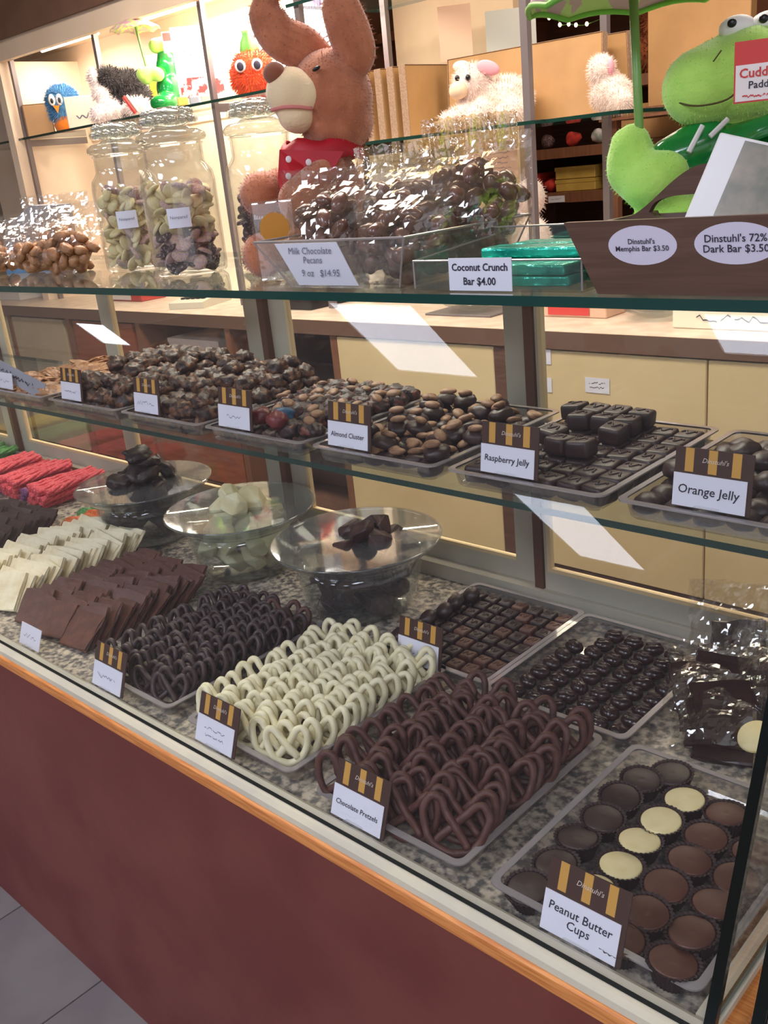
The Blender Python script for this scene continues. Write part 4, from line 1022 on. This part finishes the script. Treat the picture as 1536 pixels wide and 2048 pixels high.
# green frog in a raincoat with an umbrella, behind the tote
frog = thing('plush_frog', (-0.515, 1.130, ZT), RAD(24.5), 'large lime green plush frog in a shiny green raincoat holding an umbrella pole', 'plush toy')
S = 1.075
fbody = blob('body', [('e', (.006, -.004, .192), (.068, .060, .050)), ('e', (-.024, -.030, .190), (.044, .044, .042)), ('e', (.030, -.015, .205), (.050, .050, .042)), ('e', (.014, .0, .222), (.032, .030, .030)), ('e', (.050, .0, .222), (.032, .03, .030)),
               ('e', (.012, .01, .10), (.060, .055, .080)), ('e', (-.02, -.01, .05), (.05, .05, .045)),
               ('c', (-.050, -.030, .110), (-.092, -.050, .098), .026, .026), ('e', (-.102, -.045, .122), (.026, .026, .040), (0, RAD(12), 0)), ('e', (-.110, -.045, .138), (.014, .016, .018)), ('e', (-.072, -.062, .098), (.040, .026, .030), (0, RAD(-28), 0)),
               ('c', (-.040, -.05, .05), (-.09, -.06, .03), .028, .03)], 'frog_fur', frog, .0055, 5)
fur(fbody, 'frog_fur', fbody, 6000, .0025, .0004, seed=4)
for x in (.012, .044):
    e_ = MB().ell((x, -.014, .246), (.020, .016, .0135), seg=20, ring=12).build('eye', 'eye_white', frog, True); MB().ell((x-.006, -.0292, .2505), (.0050, .003, .0045)).build('pupil', 'black_plastic', e_, True)
mp = [Vector((-.056, -.052, .182)), Vector((-.040, -.068, .173)), Vector((-.020, -.0745, .170)), Vector((.004, -.071, .174)), Vector((.020, -.064, .188))]
MB().tube(spline(mp, 20), .0010, seg=6).build('mouth_stitch', 'thread', frog)
MB().tube([(-.012, -.0745, .212), (-.004, -.0735, .222)], .0008, seg=5).build('nostril_stitch', 'thread', frog)
coat = blob('raincoat', [('e', (.020, .004, .100), (.072, .066, .062)), ('e', (.062, .000, .112), (.062, .058, .050)), ('e', (.020, .006, .050), (.080, .070, .052)),
                 ('c', (-.020, -.030, .128), (-.058, -.046, .116), .032, .026), ('e', (.020, .020, .150), (.066, .055, .022), (0, RAD(14), 0))], 'raincoat', frog, .006, 4)
hb = MB(); loops = []
for rr, z_, zz in ((.058, .150, .0), (.070, .146, .004), (.076, .136, .006), (.082, .122, .008)):
    loops.append([(.020+rr*cos(2*pi*k/28), rr*.9*sin(2*pi*k/28)+.004, z_+zz*sin(4*2*pi*k/28)+.16*rr*cos(2*pi*k/28)) for k in range(28)])
loft(hb, loops, cap0=False, cap1=False); ho = hb.build('coat_collar', 'raincoat', frog, True); ho.modifiers.new('thick', 'SOLIDIFY').thickness = .0025
for a, b in (((-.022, -.066, .150), (-.036, -.074, .124)), ((.004, -.068, .154), (-.014, -.074, .138))): MB().tube([a, b], .0030, seg=7).build('drawcord', 'cord_white', frog)
MB().tube([(-.088, -.050, .085), (-.091, -.050, .170), (-.098, -.050, .345)], .0050, seg=12).build('umbrella_pole', 'pole_green', frog, True)
um = MB(); cx, cz = -.100, .355; NG = 48; loops = []
for k, (rr, zz) in enumerate(((.004, .020), (.030, .016), (.060, .004), (.085, -.018), (.100, -.040), (.104, -.052))):
    loops.append([(cx+rr*(1.05)*cos(2*pi*t/NG), -.050+rr*sin(2*pi*t/NG), cz+zz+(.006*abs(sin(4*2*pi*t/NG)) if k > 3 else 0)-.02) for t in range(NG)])
loft(um, loops, cap0=False, cap1=False); uo = um.build('umbrella_canopy', 'umbrella_print', frog, True); uo.modifiers.new('thick', 'SOLIDIFY').thickness = .0015
MB().tube([loops[-1][t] for t in range(NG)], .0035, seg=7, closed=True).build('umbrella_hem', 'umbrella_hem', uo, True)
tg = thing('toy_tag', (-0.420, 0.985, ZT+.166), RAD(24.2), 'red and white cardboard tag hanging on the big frog', 'tag')
MB().box((-.018, 0, 0), (.030, .0012, .055)).build('tag_card', 'tag_red', tg)
MB().box((-.0165, -.0006, .0015), (.0285, -.0001, .034)).build('tag_panel', 'tag_white', tg)
put_text('Cuddle', 'tag_ink_red', tg, (.004, -.0012, .0265), .034, .011, bold=.02); put_text('Paddy', 'ink', tg, (.007, -.0012, .0145), .024, .009, bold=.01); scribble(tg, (.005, -.0012, .0055), .034, .005, 1, 'tag_ink_red', seed=5)

# ================================================================== REAR COUNTER AND ITS CABINETS
ctr = thing('rear_counter', (0, 2.65, 0), 0, 'long rear counter with mottled pinkish top and brown edge over cream doors', 'counter')
MB().box((-6.6, 0, .915), (-.2, .75, .930)).build('counter_top', 'counter_top', ctr)
MB().box((-6.6, -.006, .872), (-.2, .010, .9295)).build('edge_band', 'counter_edge', ctr)
MB().box((-6.6, .70, 0), (-.2, .75, .915)).build('back_board', 'brown_wood', ctr)
MB().box((-6.6, .01, 0), (-.2, .70, .08)).build('plinth', 'dark_wood', ctr)
for x0, x1 in ((-2.82, -2.03), (-1.90, -1.245), (-1.240, -.62), (-.61, -.21)):
    d = MB().rbox(((x0+x1)/2, .014, .475), ((x1-x0)/2, .012, .39), .003, n=1).build('cabinet_door', 'cabinet_cream', ctr)
    if x0 < -2.5: MB().lathe([(0, 0), (.013, 0), (.013, .004), (.005, .006), (0, .006)], 20, M=Matrix.Translation((-2.77, .001, .687)) @ Matrix.Rotation(pi/2, 4, 'X')).build('lock', 'black_plastic', d)
for x in (-2.03, -2.86, -3.56, -4.30, -5.0, -5.7): MB().box((x, 0.004, .08), (x+(.13 if x == -2.03 else .04), .70, .872)).build('partition', 'dark_wood' if x > -2.5 else 'brown_wood', ctr)
for x0, x1 in ((-3.52, -2.86), (-4.26, -3.56), (-4.96, -4.30), (-5.66, -5.0)):
    MB().box((x0, .02, .45), (x1, .70, .47)).build('shelf_board', 'dark_wood', ctr)
MB().box((-4.26, .012, .09), (-3.58, .03, .44)).build('lower_door', 'orange_wood', ctr)
MB().box((-3.50, .25, .09), (-2.90, .27, .44)).build('lower_door', 'dark_wood', ctr)
MB().box((-4.94, .012, .09), (-4.34, .03, .86)).build('tall_door', 'orange_wood', ctr)
MB().box((-6.55, .012, .09), (-5.05, .03, .86)).build('grey_panel', 'beige_wall', ctr)
for i, (x, z, lab) in enumerate(((-1.615, .735, 'small typed paper label stuck on the cream cabinet door'), (-1.835, .818, 'upper paper label at the edge of the cream door'), (-1.835, .722, 'lower paper label at the edge of the cream door'))):
    p = MB().box((-.045, -.0008, 0), (.045, 0, .05)).build('paper_label', 'card_white', loc=(x, 2.6507, z)); tag(p, lab, 'label'); scribble(p, (0, -.0012, .025), .07, .03, 2, 'ink', seed=i+30, th=.0012)
def carton(x, y, z, w_, d_, h_, m, label, rz=0, name='carton', grp=None, stripe=None, lid=True):
    r = thing(name, (x, y, z), RAD(rz), label, 'box', grp)
    MB().rbox((0, 0, h_/2), (w_/2, d_/2, h_/2), min(.003, h_*.1), n=1).build('body', m, r)
    if lid: MB().box((-w_/2-.002, -d_/2-.002, h_*.72), (w_/2+.002, d_/2+.002, h_+.002)).build('lid', m, r)
    if stripe: MB().box((-w_/2*.8, -d_/2-.0035, h_*.15), (w_/2*.5, -d_/2-.0022, h_*.65)).build('print', stripe, r)
    return r
for i in range(4): carton(-3.98+.02*(i % 2), 2.90, .471+.078*i, .42, .30, .076, 'white_box', ['lowest white carton stacked in the open cupboard', 'second white carton of the stack in the open cupboard', 'third white carton of the stack in the open cupboard', 'topmost white carton of the stack in the open cupboard'][i])
carton(-3.20, 2.95, .471, .40, .28, .16, 'brown_wrap', 'dark brown carton in the open cupboard beside the cream doors')
carton(-3.66, 2.95, .081, .0001+.04, .2, .3, 'grey_box', 'narrow grey carton below the stack of white cartons', lid=False) if False else None
ZC = .9305
carton(-4.78, 2.98, ZC, .40, .16, .05, 'red_box', 'flat red box with white print on the rear counter', stripe='white_box')
carton(-5.95, 2.92, ZC, .34, .24, .045, 'white_box', 'flat white box at the far end of the rear counter')
carton(-1.850, 2.96, ZC, .26, .14, .055, 'paper_pink', 'flat white box with pink print on the rear counter', stripe='tag_red')
carton(-1.20, 2.83, ZC, .44, .10, .10, 'sign_cream', 'long cream box with handwriting on the rear counter', lid=False)
wr = scribble(None, (-1.20, 2.777, ZC+.035), .34, .05, 1, 'ink', seed=44, th=.002) ; tag(wr, 'blue handwriting on the long cream box', 'writing')
tm = thing('card_terminal', (-4.02, 2.88, ZC), RAD(20), 'pale grey keypad terminal standing on the rear counter', 'terminal')
MB().prism([(-.13, 0), (.13, 0), (.13, .06), (-.13, .03)], -.10, .10, 'x').build('housing', 'terminal_grey', tm)
for a in range(5):
    for b in range(3): MB().rbox((-.06+.030*a, -.05+.05*b, .040+.0115*(b)), (.011, .016, .006), .002, n=1).build('key', 'black_plastic', tm)
rt_ = thing('register_tray', (-3.38, 2.98, ZC), 0, 'black cash register drawer on the rear counter', 'register')
MB().rbox((0, 0, .03), (.22, .14, .03), .006).build('drawer', 'black_plastic', rt_); MB().box((-.20, -.12, .061), (.20, .12, .064)).build('top_panel', 'sign_cream', rt_)
for x, y, n in ((-2.33, 2.93, 'shallow cut glass dish'), (-1.56, 2.95, 'stack of glass dishes')):
    r = thing('glass_dish', (x, y, ZC), 0, n+' standing on the rear counter', 'dish')
    for q in range(2): MB().lathe([(0, .004), (.05, .004), (.11, .03), (.112, .034), (.105, .033), (.05, .009), (0, .009)], 32, M=Matrix.Translation((0, 0, .016*q))).build('dish', 'bowl_glass', r, True)
tag(MB().rbox((0, 0, .004), (.16, .10, .004), .003).build('silver_tray', 'metal_post', loc=(-2.33, 2.93, ZC-.0005)), 'flat silver tray under the cut glass dish', 'tray')
for o in bpy.data.objects:
    if o.name.startswith('glass_dish') and o.parent is None and o.location.x < -2: o.location.z += .008

# ================================================================== LIT WALL UNIT (left) AND OPEN GLASS SHELVES (right)
ZS = 1.845
wu = thing('lit_display_unit', (0, 0, 0), 0, 'lit cream wall unit with glass shelf, metal standards and brown header', 'shelf unit')
MB().box((-6.9, 3.36, .93), (-3.30, 3.40, 2.42)).build('back_panel', 'unit_cream', wu)
MB().box((-6.4, 2.86, 2.245), (-3.30, 2.90, 2.345)).build('fascia', 'unit_cream', wu)
MB().box((-6.9, 2.84, 2.345), (-3.2, 3.40, 3.2)).build('header', 'soffit_brown', wu)
MB().box((-6.4, 2.90, 2.33), (-3.30, 3.36, 2.345)).build('canopy', 'unit_cream', wu)
MB().box((-5.60, 2.86, .93), (-5.53, 3.36, 2.25)).build('side_panel', 'unit_cream', wu)
MB().box((-6.4, 2.885, ZS-.012), (-3.30, 3.34, ZS), 0, faces_mi={2: 1, 3: 1, 4: 1, 5: 1}).build('glass_shelf', ['shelf_glass', 'glass_edge'], wu)
for x in (-5.49, -4.60, -3.72): MB().box((x-.012, 2.905, .93), (x+.012, 2.93, 2.33)).build('standard', 'metal_post', wu)
for x in (-5.49, -4.60, -3.72): MB().box((x-.006, 2.93, ZS-.05), (x+.006, 3.30, ZS-.014)).build('bracket', 'metal_post', wu)
lt = thing('fluorescent_lamp', (-3.95, 3.10, 2.300), 0, 'glowing fluorescent tube under the canopy of the cream wall unit', 'lamp')
MB().box((-.62, -.05, .012), (.62, .05, .030)).build('housing', 'unit_cream', lt)
MB().tube([(-.60, 0, -.004), (.60, 0, -.004)], .014, seg=14).build('tube', 'tube_glow', lt, True)
l2 = thing('fluorescent_lamp', (-5.15, 3.10, 2.300), 0, 'fluorescent tube above the blue bird plush in the wall unit', 'lamp')
MB().box((-.32, -.05, .012), (.32, .05, .030)).build('housing', 'unit_cream', l2); MB().tube([(-.30, 0, -.004), (.30, 0, -.004)], .010, seg=14).build('tube', 'tube_glow', l2, True)
for x, pw in ((-3.75, 42), (-5.1, 5)):
    l = bpy.data.lights.new('tube_light', 'AREA'); l.shape = 'RECTANGLE'; l.size = 1.1 if x > -4 else .6; l.size_y = .05; l.energy = pw; l.color = (1.0, .92, .83)
    o = bpy.data.objects.new('tube_light', l); C.objects.link(o); o.location = (x, 3.10, 2.278)

gs = thing('glass_shelving', (0, 0, 0), 0, 'open glass shelves on metal uprights above the rear counter', 'shelf unit')
for z in (1.590, 2.135):
    MB().box((-3.15, 2.895, z-.012), (-1.985, 3.43, z), 0, faces_mi={2: 1, 3: 1, 4: 1, 5: 1}).build('glass_shelf', ['shelf_glass', 'glass_edge'], gs)
for x, y in ((-2.02, 2.905), (-3.10, 2.905), (-3.10, 3.41), (-2.02, 3.41)): MB().box((x-.014, y, .93), (x+.014, y+.026, 2.60)).build('upright', 'metal_post', gs)
struct(MB().box((-3.30, 3.70, 0), (-2.62, 3.76, 3.2)).build('wall_partition', 'beige_wall'))
ZR = 1.5905
def kraft_box(x, y, z, w_, d_, h_, rz, label, lean=0, grp='kraft boxes on the glass shelf'):
    r = thing('kraft_box', (x, y, z), RAD(rz), label, 'box', grp, rx=RAD(lean))
    MB().rbox((0, 0, h_/2), (w_/2, d_/2, h_/2), .004, n=1).build('body', 'kraft', r)
    e = MB().box((-w_/2-.0015, -d_/2-.001, 0), (-w_/2+.0, d_/2+.001, h_)); e.box((w_/2, -d_/2-.001, 0), (w_/2+.0015, d_/2+.001, h_)); e.box((-w_/2, -d_/2-.001, h_), (w_/2, d_/2+.001, h_+.0015))
    e.build('folded_edge', 'kraft_edge', r); return r
kraft_box(-2.225, 3.175, ZR, .66, .035, .262, 3, 'large flat kraft box standing behind the white lamb', -4)
kraft_box(-2.16, 3.30, ZR, .60, .030, .262, 6, 'large flat kraft box leaning behind the first large one', 6)
for i in range(4): kraft_box(-2.80+.055*i, 3.10+.01*i, ZR, .30, .032, .255, 90, ['slim kraft box on edge farthest from the lamb', 'slim kraft box on edge, second from the large one', 'slim kraft box on edge near the large one', 'slim kraft box on edge against the large one'][i])

# soft toys behind
def toy(name, loc, rz, label): return thing(name, loc, RAD(rz), label, 'plush toy')
lamb = toy('plush_lamb', (-2.245, 2.985, ZR), 37, 'fluffy white plush lamb with pink ears lying before the kraft box')
lb_ = blob('body', [('e', (.06, .02, .085), (.105, .08, .082)), ('e', (-.050, -.01, .150), (.070, .066, .066)), ('c', (-.08, -.04, .05), (-.15, -.06, .030), .04, .030), ('c', (-.02, -.07, .05), (-.06, -.10, .032), .045, .032), ('c', (.10, -.05, .04), (.05, -.09, .034), .045, .034), ('e', (.0, .0, .10), (.07, .06, .07))], 'lamb_fur', lamb, .010, 3)
fur(lb_, 'lamb_fur', lb_, 9000, .014, .0012, seed=6)
MB().ell((-.098, -.062, .128), (.034, .030, .030)).build('muzzle', 'lamb_tan', lamb, True)
MB().ell((-.10, -.055, .168), (.009, .008, .010)).build('eye', 'black_plastic', lamb, True); MB().ell((-.062, -.078, .165), (.009, .008, .010)).build('eye', 'black_plastic', lamb, True)
MB().ell((.010, -.055, .190), (.042, .012, .024), rot=(0, RAD(22), 0)).build('ear', 'ear_pink', lamb, True); MB().ell((-.085, .0, .21), (.03, .012, .018)).build('ear', 'lamb_fur', lamb, True)
lamb2 = toy('plush_lamb', (-1.835, 3.06, ZR), 30, 'white plush lamb half hidden behind the end of the kraft boxes'); lamb2.location = (-1.80, 3.12, ZR)
MB().box((0, 0, 0), (.001, .001, .001))
b2 = blob('body', [('e', (-.02, .0, .06), (.07, .06, .06)), ('e', (-.05, .0, .135), (.045, .05, .05)), ('c', (0, -.03, .04), (.02, -.04, .03), .04, .035)], 'lamb_fur', lamb2, .009, 3); fur(b2, 'lamb_fur', b2, 4000, .012, .0012, seed=7)
MB().ell((-.02, -.035, .140), (.012, .014, .028)).build('ear', 'ear_pink', lamb2, True); lamb2.location.z = ZR
MB().box((-1.99, 2.96, ZR-.013), (-1.70, 3.36, ZR-.001), 0, faces_mi={2: 1, 3: 1, 4: 1, 5: 1}).build('end_shelf', ['shelf_glass', 'glass_edge'], gs)
lamb3 = toy('plush_lamb', (-2.16, 3.10, ZC), 34, 'white plush lamb sitting below the glass shelf'); b3 = blob('body', [('e', (0, 0, .10), (.10, .09, .10)), ('e', (0, -.02, .25), (.075, .07, .085)), ('e', (.0, -.0, .40), (.06, .05, .07))], 'lamb_fur', lamb3, .012, 3); fur(b3, 'lamb_fur', b3, 3000, .012, .0012, seed=8)
MB().ell((-.06, -.05, .43), (.016, .016, .045)).build('ear', 'ear_pink', lamb3, True)

bird = toy('plush_bird', (-5.22, 3.02, ZS), 60, 'fuzzy blue plush bird with orange feet and purple wing')
bb = blob('body', [('e', (.01, 0, .165), (.085, .075, .08)), ('e', (.0, 0, .11), (.07, .06, .06))], 'bird_blue', bird, .012, 3); fur(bb, 'bird_blue', bb, 5000, .020, .0020, seed=9)
MB().lathe([(0, 0), (.05, 0), (.06, .04), (.05, .085), (0, .09)], 24).build('legs', 'bird_orange', bird, True); MB().ell((.075, 0, .10), (.022, .03, .045)).build('wing', 'bird_purple', bird, True)
for x in (-.045, -.005): e_ = MB().ell((x, -.072, .165), (.019, .010, .030)).build('eye', 'eye_white', bird, True); MB().ell((x, -.082, .160), (.008, .005, .014)).build('pupil', 'black_plastic', e_, True)
MB().prism([(-.045, .135), (-.010, .135), (-.026, .095)], -.085, -.07).build('beak', 'bird_orange', bird)
wb = carton(-4.93, 2.965, ZS, .16, .04, .155, 'sign_cream', 'white gift box with a small emblem beside the blue bird', rz=58, lid=False)
MB().tube(spline([Vector((-.03, -.0215, .06)), Vector((-.015, -.0215, .045)), Vector((.0, -.0215, .06)), Vector((.02, -.0215, .045)), Vector((.035, -.0215, .07))], 14), .003, seg=5).build('emblem', 'ink_soft', wb)
kraft_box(-5.435, 2.985, ZS, .15, .03, .17, 58, 'kraft box behind the blue bird', 0, 'kraft boxes in the wall unit')
dog = toy('plush_dog', (-4.56, 3.00, ZS), 56, 'black and white plush dog with a candy striped stick')
db = blob('body', [('e', (.02, .02, .10), (.12, .07, .09)), ('e', (-.06, -.01, .19), (.075, .07, .065)), ('e', (.03, 0, .18), (.07, .06, .06))], 'dog_black', dog, .012, 3); fur(db, 'dog_black', db, 5000, .020, .0018, seed=10)
dw = blob('paws', [('c', (-.07, -.05, .05), (-.14, -.08, .035), .05, .04), ('e', (.06, -.06, .05), (.07, .05, .05)), ('e', (-.13, -.035, .205), (.028, .04, .05)), ('e', (-.11, -.05, .13), (.045, .04, .04))], 'dog_white', dog, .012, 3); fur(dw, 'dog_white', dw, 3000, .018, .0018, seed=11)
MB().tube([(.0, -.12, .10), (.045, -.125, .02)], .010, seg=8).build('striped_stick', 'tag_red', dog); MB().tube([(.015, -.124, .105), (.060, -.129, .025)], .007, seg=8).build('striped_stick', 'cord_white', dog)
frog2 = toy('plush_frog', (-4.20, 3.02, ZS), 54.5, 'small green plush frog in a green coat with an umbrella beside the white dog')
f2 = blob('body', [('e', (.015, 0, .295), (.055, .05, .040)), ('e', (.045, 0, .325), (.022, .022, .022)), ('e', (-.02, -.01, .295), (.04, .04, .035)), ('c', (-.06, -.05, .175), (-.105, -.06, .17), .034, .034), ('e', (-.095, -.06, .150), (.028, .028, .028)), ('e', (-.04, -.06, .165), (.036, .03, .034))], 'frog_fur', frog2, .008, 3)
blob('raincoat', [('e', (.02, 0, .10), (.075, .065, .10)), ('e', (.02, 0, .20), (.062, .055, .07)), ('e', (-.03, -.05, .04), (.07, .05, .04)), ('e', (.01, 0, .245), (.04, .04, .04))], 'raincoat', frog2, .009, 3)
MB().tube([(-.080, -.06, .16), (-.105, -.06, .40)], .006, seg=8).build('umbrella_pole', 'pole_green', frog2)
u2 = MB(); loft(u2, [[(-.108+rr*cos(2*pi*t/24), -.06+rr*sin(2*pi*t/24), zz+(.010*abs(sin(4*2*pi*t/24)) if rr > .1 else 0)) for t in range(24)] for rr, zz in ((.004, .415), (.05, .405), (.09, .385), (.118, .360))], cap0=False, cap1=False)
u2.build('umbrella_canopy', 'umbrella_print', frog2, True).modifiers.new('t', 'SOLIDIFY').thickness = .002
tg2 = MB().box((-.035, -.062, .245), (.055, -.060, .335)).build('hang_tag', 'tag_white', frog2, loc=(.045, 0, .01)); MB().box((-.030, -.0635, .295), (.050, -.0622, .330)).build('tag_print', 'tag_red', tg2)
carton(-4.48, 3.20, ZS, .20, .02, .30, 'sign_cream', 'white card with a yellow patch propped behind the black and white dog', rz=20, lid=False, stripe='sour_yellow')
sn = thing('paper_sign', (-3.90, 3.0, ZS), RAD(52), 'tall cream paper sign with a candy picture in a clear stand', 'sign')
MB().box((-.11, 0, .03), (.11, .004, .335)).build('sheet', 'sign_cream', sn); MB().box((-.10, -.002, .035), (.10, -.0006, .12)).build('picture', 'snack_bag', sn); scribble(sn, (0, -.001, .25), .16, .10, 4, 'ink_soft', seed=50, th=.0014)
MB().box((-.125, -.03, 0), (.135, .012, .05)).build('stand', 'acrylic', sn)
for k, m in enumerate(('sour_yellow', 'grey_box', 'paper_pink', 'ear_pink')): MB().rbox((-.10+.055*k, -.008, .022), (.024, .012, .018), .006).build('candy_roll', m, sn)
pk = toy('plush_pumpkin', (-3.56, 3.02, ZS), 50, 'shaggy orange plush pumpkin with big eyes and a green leaf')
pb_ = blob('body', [('e', (.01, 0, .075), (.105, .09, .080)), ('e', (.01, 0, .125), (.085, .075, .06))], 'pumpkin_fur', pk, .012, 3); fur(pb_, 'pumpkin_fur', pb_, 7000, .016, .0018, seed=13)
for x in (-.045, .028): e_ = MB().ell((x, -.086, .115), (.024, .012, .026)).build('eye', 'eye_white', pk, True); MB().ell((x, -.097, .113), (.015, .006, .018)).build('pupil', 'ink', e_, True)
lf = MB().lathe([(.036, .165), (.040, .185), (.034, .215), (.018, .245), (.022, .262), (.008, .258), (0, .25)], 20, flute=.16, nfl=5); lf.build('leaf', 'leaf_green', pk, True)
carton(-3.47, 3.27, ZS, .26, .05, .25, 'grey_box', 'grey box standing behind the orange pumpkin plush', rz=45, lid=False)
tag(MB().box((-.05, 0, 0), (.05, .001, .11)).build('hanging_card', 'card_white', loc=(-3.36, 2.95, 2.05), rot=(0, 0, RAD(48))), 'blank white card hanging above the brown plush', 'sign')

# things hung or set above the open shelves
for (x, y, z, w_, h_, m, lab) in ((-2.62, 3.30, 1.86, .13, .20, 'paper_pink', 'peach paper sheet hanging behind the glass shelves'), (-2.48, 3.48, 1.86, .20, .17, 'paper_grey', 'pale grey paper sheet hanging behind the glass shelves'), (-2.80, 3.20, 1.36, .38, .18, 'paper_grey', 'printed sheet propped under the glass shelf'), (-2.40, 3.20, 1.40, .20, .14, 'paper_pink', 'small peach sheet propped under the glass shelf')):
    o = MB().box((-w_/2, 0, 0), (w_/2, .002, h_)).build('paper_sheet', m, loc=(x, y, z), rot=(0, 0, RAD(38))); tag(o, lab, 'paper')
    if z < 1.5: scribble(o, (0, -.001, h_*.5), w_*.85, h_*.8, 6, 'ink_soft', seed=int(-x*10), th=.001)
def snack(x, y, z, m, lab, s=1, rz=35):
    o = link('snack_bag', bag_me('snack_bag', .22*s, .09*s, .20*s, int(-x*37) % 50, m, .012, .12), loc=(x, y, z), rot=(0, 0, RAD(rz))); tag(o, lab, 'bag', 'packets on the upper glass shelf')
snack(-2.62, 3.1, 2.1355, 'snack_bag', 'red and white striped packet on the upper glass shelf'); snack(-2.40, 3.1, 2.1355, 'snack_bag_blue', 'blue and orange packet on the upper glass shelf', .9)
for x, m, lab in ((-3.06, 'plush_magenta', 'magenta plush ball on the upper glass shelf'), (-2.83, 'sour_yellow', 'yellow and orange plush on the upper glass shelf')):
    t_ = toy('plush_ball', (x, 3.0, 2.1355), 38, lab); b_ = blob('body', [('e', (0, 0, .07), (.07, .07, .07)), ('e', (.03, 0, .13), (.05, .05, .05))], m, t_, .012, 3); fur(b_, m, b_, 1500, .02, .002, seed=20)

# ================================================================== FAR SHOP SHELVING
fs = thing('shop_shelving', (0, 4.45, 0), 0, 'dark brown wooden shelving across the far side of the shop', 'shelf unit')
MB().box((-4.2, .55, 0), (.6, .60, 2.6)).build('back_board', 'dark_wood', fs)
for x in (-4.2, -3.34, -1.95, -.6, .56): MB().box((x, 0, 0), (x+.04, .55, 2.6)).build('upright_board', 'brown_wood', fs)
for z in (.42, .86, 1.27, 1.49, 1.78, 2.20, 2.58): MB().box((-4.2, 0, z-.05), (.6, .55, z)).build('shelf_board', 'brown_wood', fs)
GB = 'gold boxes on the far shelves'
for i in range(2): carton(-2.86, 4.62, 1.271+.062*i, .24, .20, .058, 'gold_box', 'lower gold box of the pair on the far shelf' if i == 0 else 'upper gold box of the pair on the far shelf', grp=GB)
carton(-2.60, 4.64, 1.271, .20, .2, .12, 'gold_box', 'single gold box beside the pair on the far shelf', grp=GB)
carton(-3.16, 4.62, 1.271, .16, .2, .10, 'red_box', 'red box on the far shelf beside the gold boxes')
carton(-2.42, 4.62, 1.491, .34, .2, .16, 'kraft', 'kraft carton on the far shelf behind the frog')
carton(-2.05, 4.25, 1.62, .46, .06, .50, 'kraft', 'tall kraft box standing behind the big frog', lid=False)
MB().box((-2.40, -.45, 1.58), (-1.70, .0, 1.62)).build('ledge', 'brown_wood', fs)
MB().box((-2.38, -.40, 0), (-2.34, -.36, 1.58)).build('ledge_leg', 'brown_wood', fs)
carton(-3.00, 4.60, .862, .40, .25, .20, 'black_plastic', 'dark case on the lower far shelf')
for i, (x, lab) in enumerate(((-2.93, 'white shelf label below the gold boxes'), (-2.55, 'white shelf label below the single gold box'))):
    o = MB().box((-.05, -.002, 0), (.05, 0, .032)).build('shelf_label', 'card_white', loc=(x, 4.4485, 1.224)); tag(o, lab, 'label'); scribble(o, (0, -.0025, .016), .07, .016, 1, 'ink_soft', seed=i, th=.001)
rb_ = random.Random(3)
JB = [lump(s+70, (.04, .04, .035), .4, 2.0, 2).data('candy_packet', m, True) for s, m in enumerate(('plush_white', 'nonpareil_dark', 'brittle', 'plush_red'))]
for z, n in ((1.491, 8), (1.271, 2), (1.781, 8)):
    for i in range(n):
        x = -3.28+1.25*(i+.5)/n if z != 1.271 else -3.035
        if (z == 1.491 and x > -2.65) or (z == 1.781 and -2.70 < x < -2.30): continue
        tag(link('candy_packet', rb_.choice(JB), loc=(x, 4.56+(.11*i if z == 1.271 else 0), z), rot=(0, 0, rb_.uniform(0, 6))), 'small crumpled candy packet on the far wooden shelves', 'candy', 'packets on the far shelves')
for x, z, m, lab, s in ((-2.50, 1.781, 'plush_brown', 'shaggy brown plush on the far shelf behind the umbrella pole', 1), (-2.85, 2.201, 'plush_red', 'red plush on the top far shelf', .8), (-2.62, 2.201, 'plush_white', 'white plush on the top far shelf', .8), (-2.30, 2.201, 'plush_purple', 'purple plush on the top far shelf', 1.0), (-3.10, 2.201, 'plush_purple', 'mottled purple plush on the top far shelf by the upright', .8)):
    t_ = toy('plush_animal', (x, 4.70, z), 20, lab); b_ = blob('body', [('e', (0, 0, .10*s), (.12*s, .10*s, .10*s)), ('e', (.02, -.02, .22*s), (.08*s, .08*s, .08*s)), ('e', (.08*s, 0, .28*s), (.03*s, .03*s, .04*s)), ('e', (-.05*s, 0, .28*s), (.03*s, .03*s, .04*s))], m, t_, .014, 3); fur(b_, m, b_, 2500, .025, .003, seed=21)
fy = thing('fairy_lights', (0, 4.40, 0), 0, 'string of tiny warm fairy lights along the far shelf front', 'string lights')
fp = [(-3.34, 2.20), (-3.03, 2.13), (-2.90, 2.09), (-2.86, 2.085), (-2.84, 2.05), (-2.79, 2.045), (-2.75, 2.035), (-2.69, 2.03), (-2.48, 2.06), (-2.43, 2.05), (-2.2, 2.10), (-2.96, 1.96), (-2.88, 1.965)]
MB().tube(spline([Vector((a, 0, b)) for a, b in fp[:11]], 60), .002, seg=5).build('wire', 'garland', fy)
bulb = MB().ell((0, 0, 0), (.008, .008, .010), seg=10, ring=8).data('bulb', 'bulb_glow', True)
for a, b in fp[1:]: link('bulb', bulb, fy, loc=(a, -.008, b))
gl = thing('garland', (-5.55, 2.80, 2.62), 0, 'green garland with an orange leaf hung on the brown header', 'garland')
rg = random.Random(5)
for k in range(14): MB().ell((rg.uniform(-.22, .22), rg.uniform(-.03, .02), rg.uniform(-.05, .06)), (.05, .006, .022), rot=(0, rg.uniform(-1, 1), rg.uniform(-.6, .6)), seg=8, ring=6).build('leaf', 'garland' if k % 4 else 'sour_orange', gl, True)
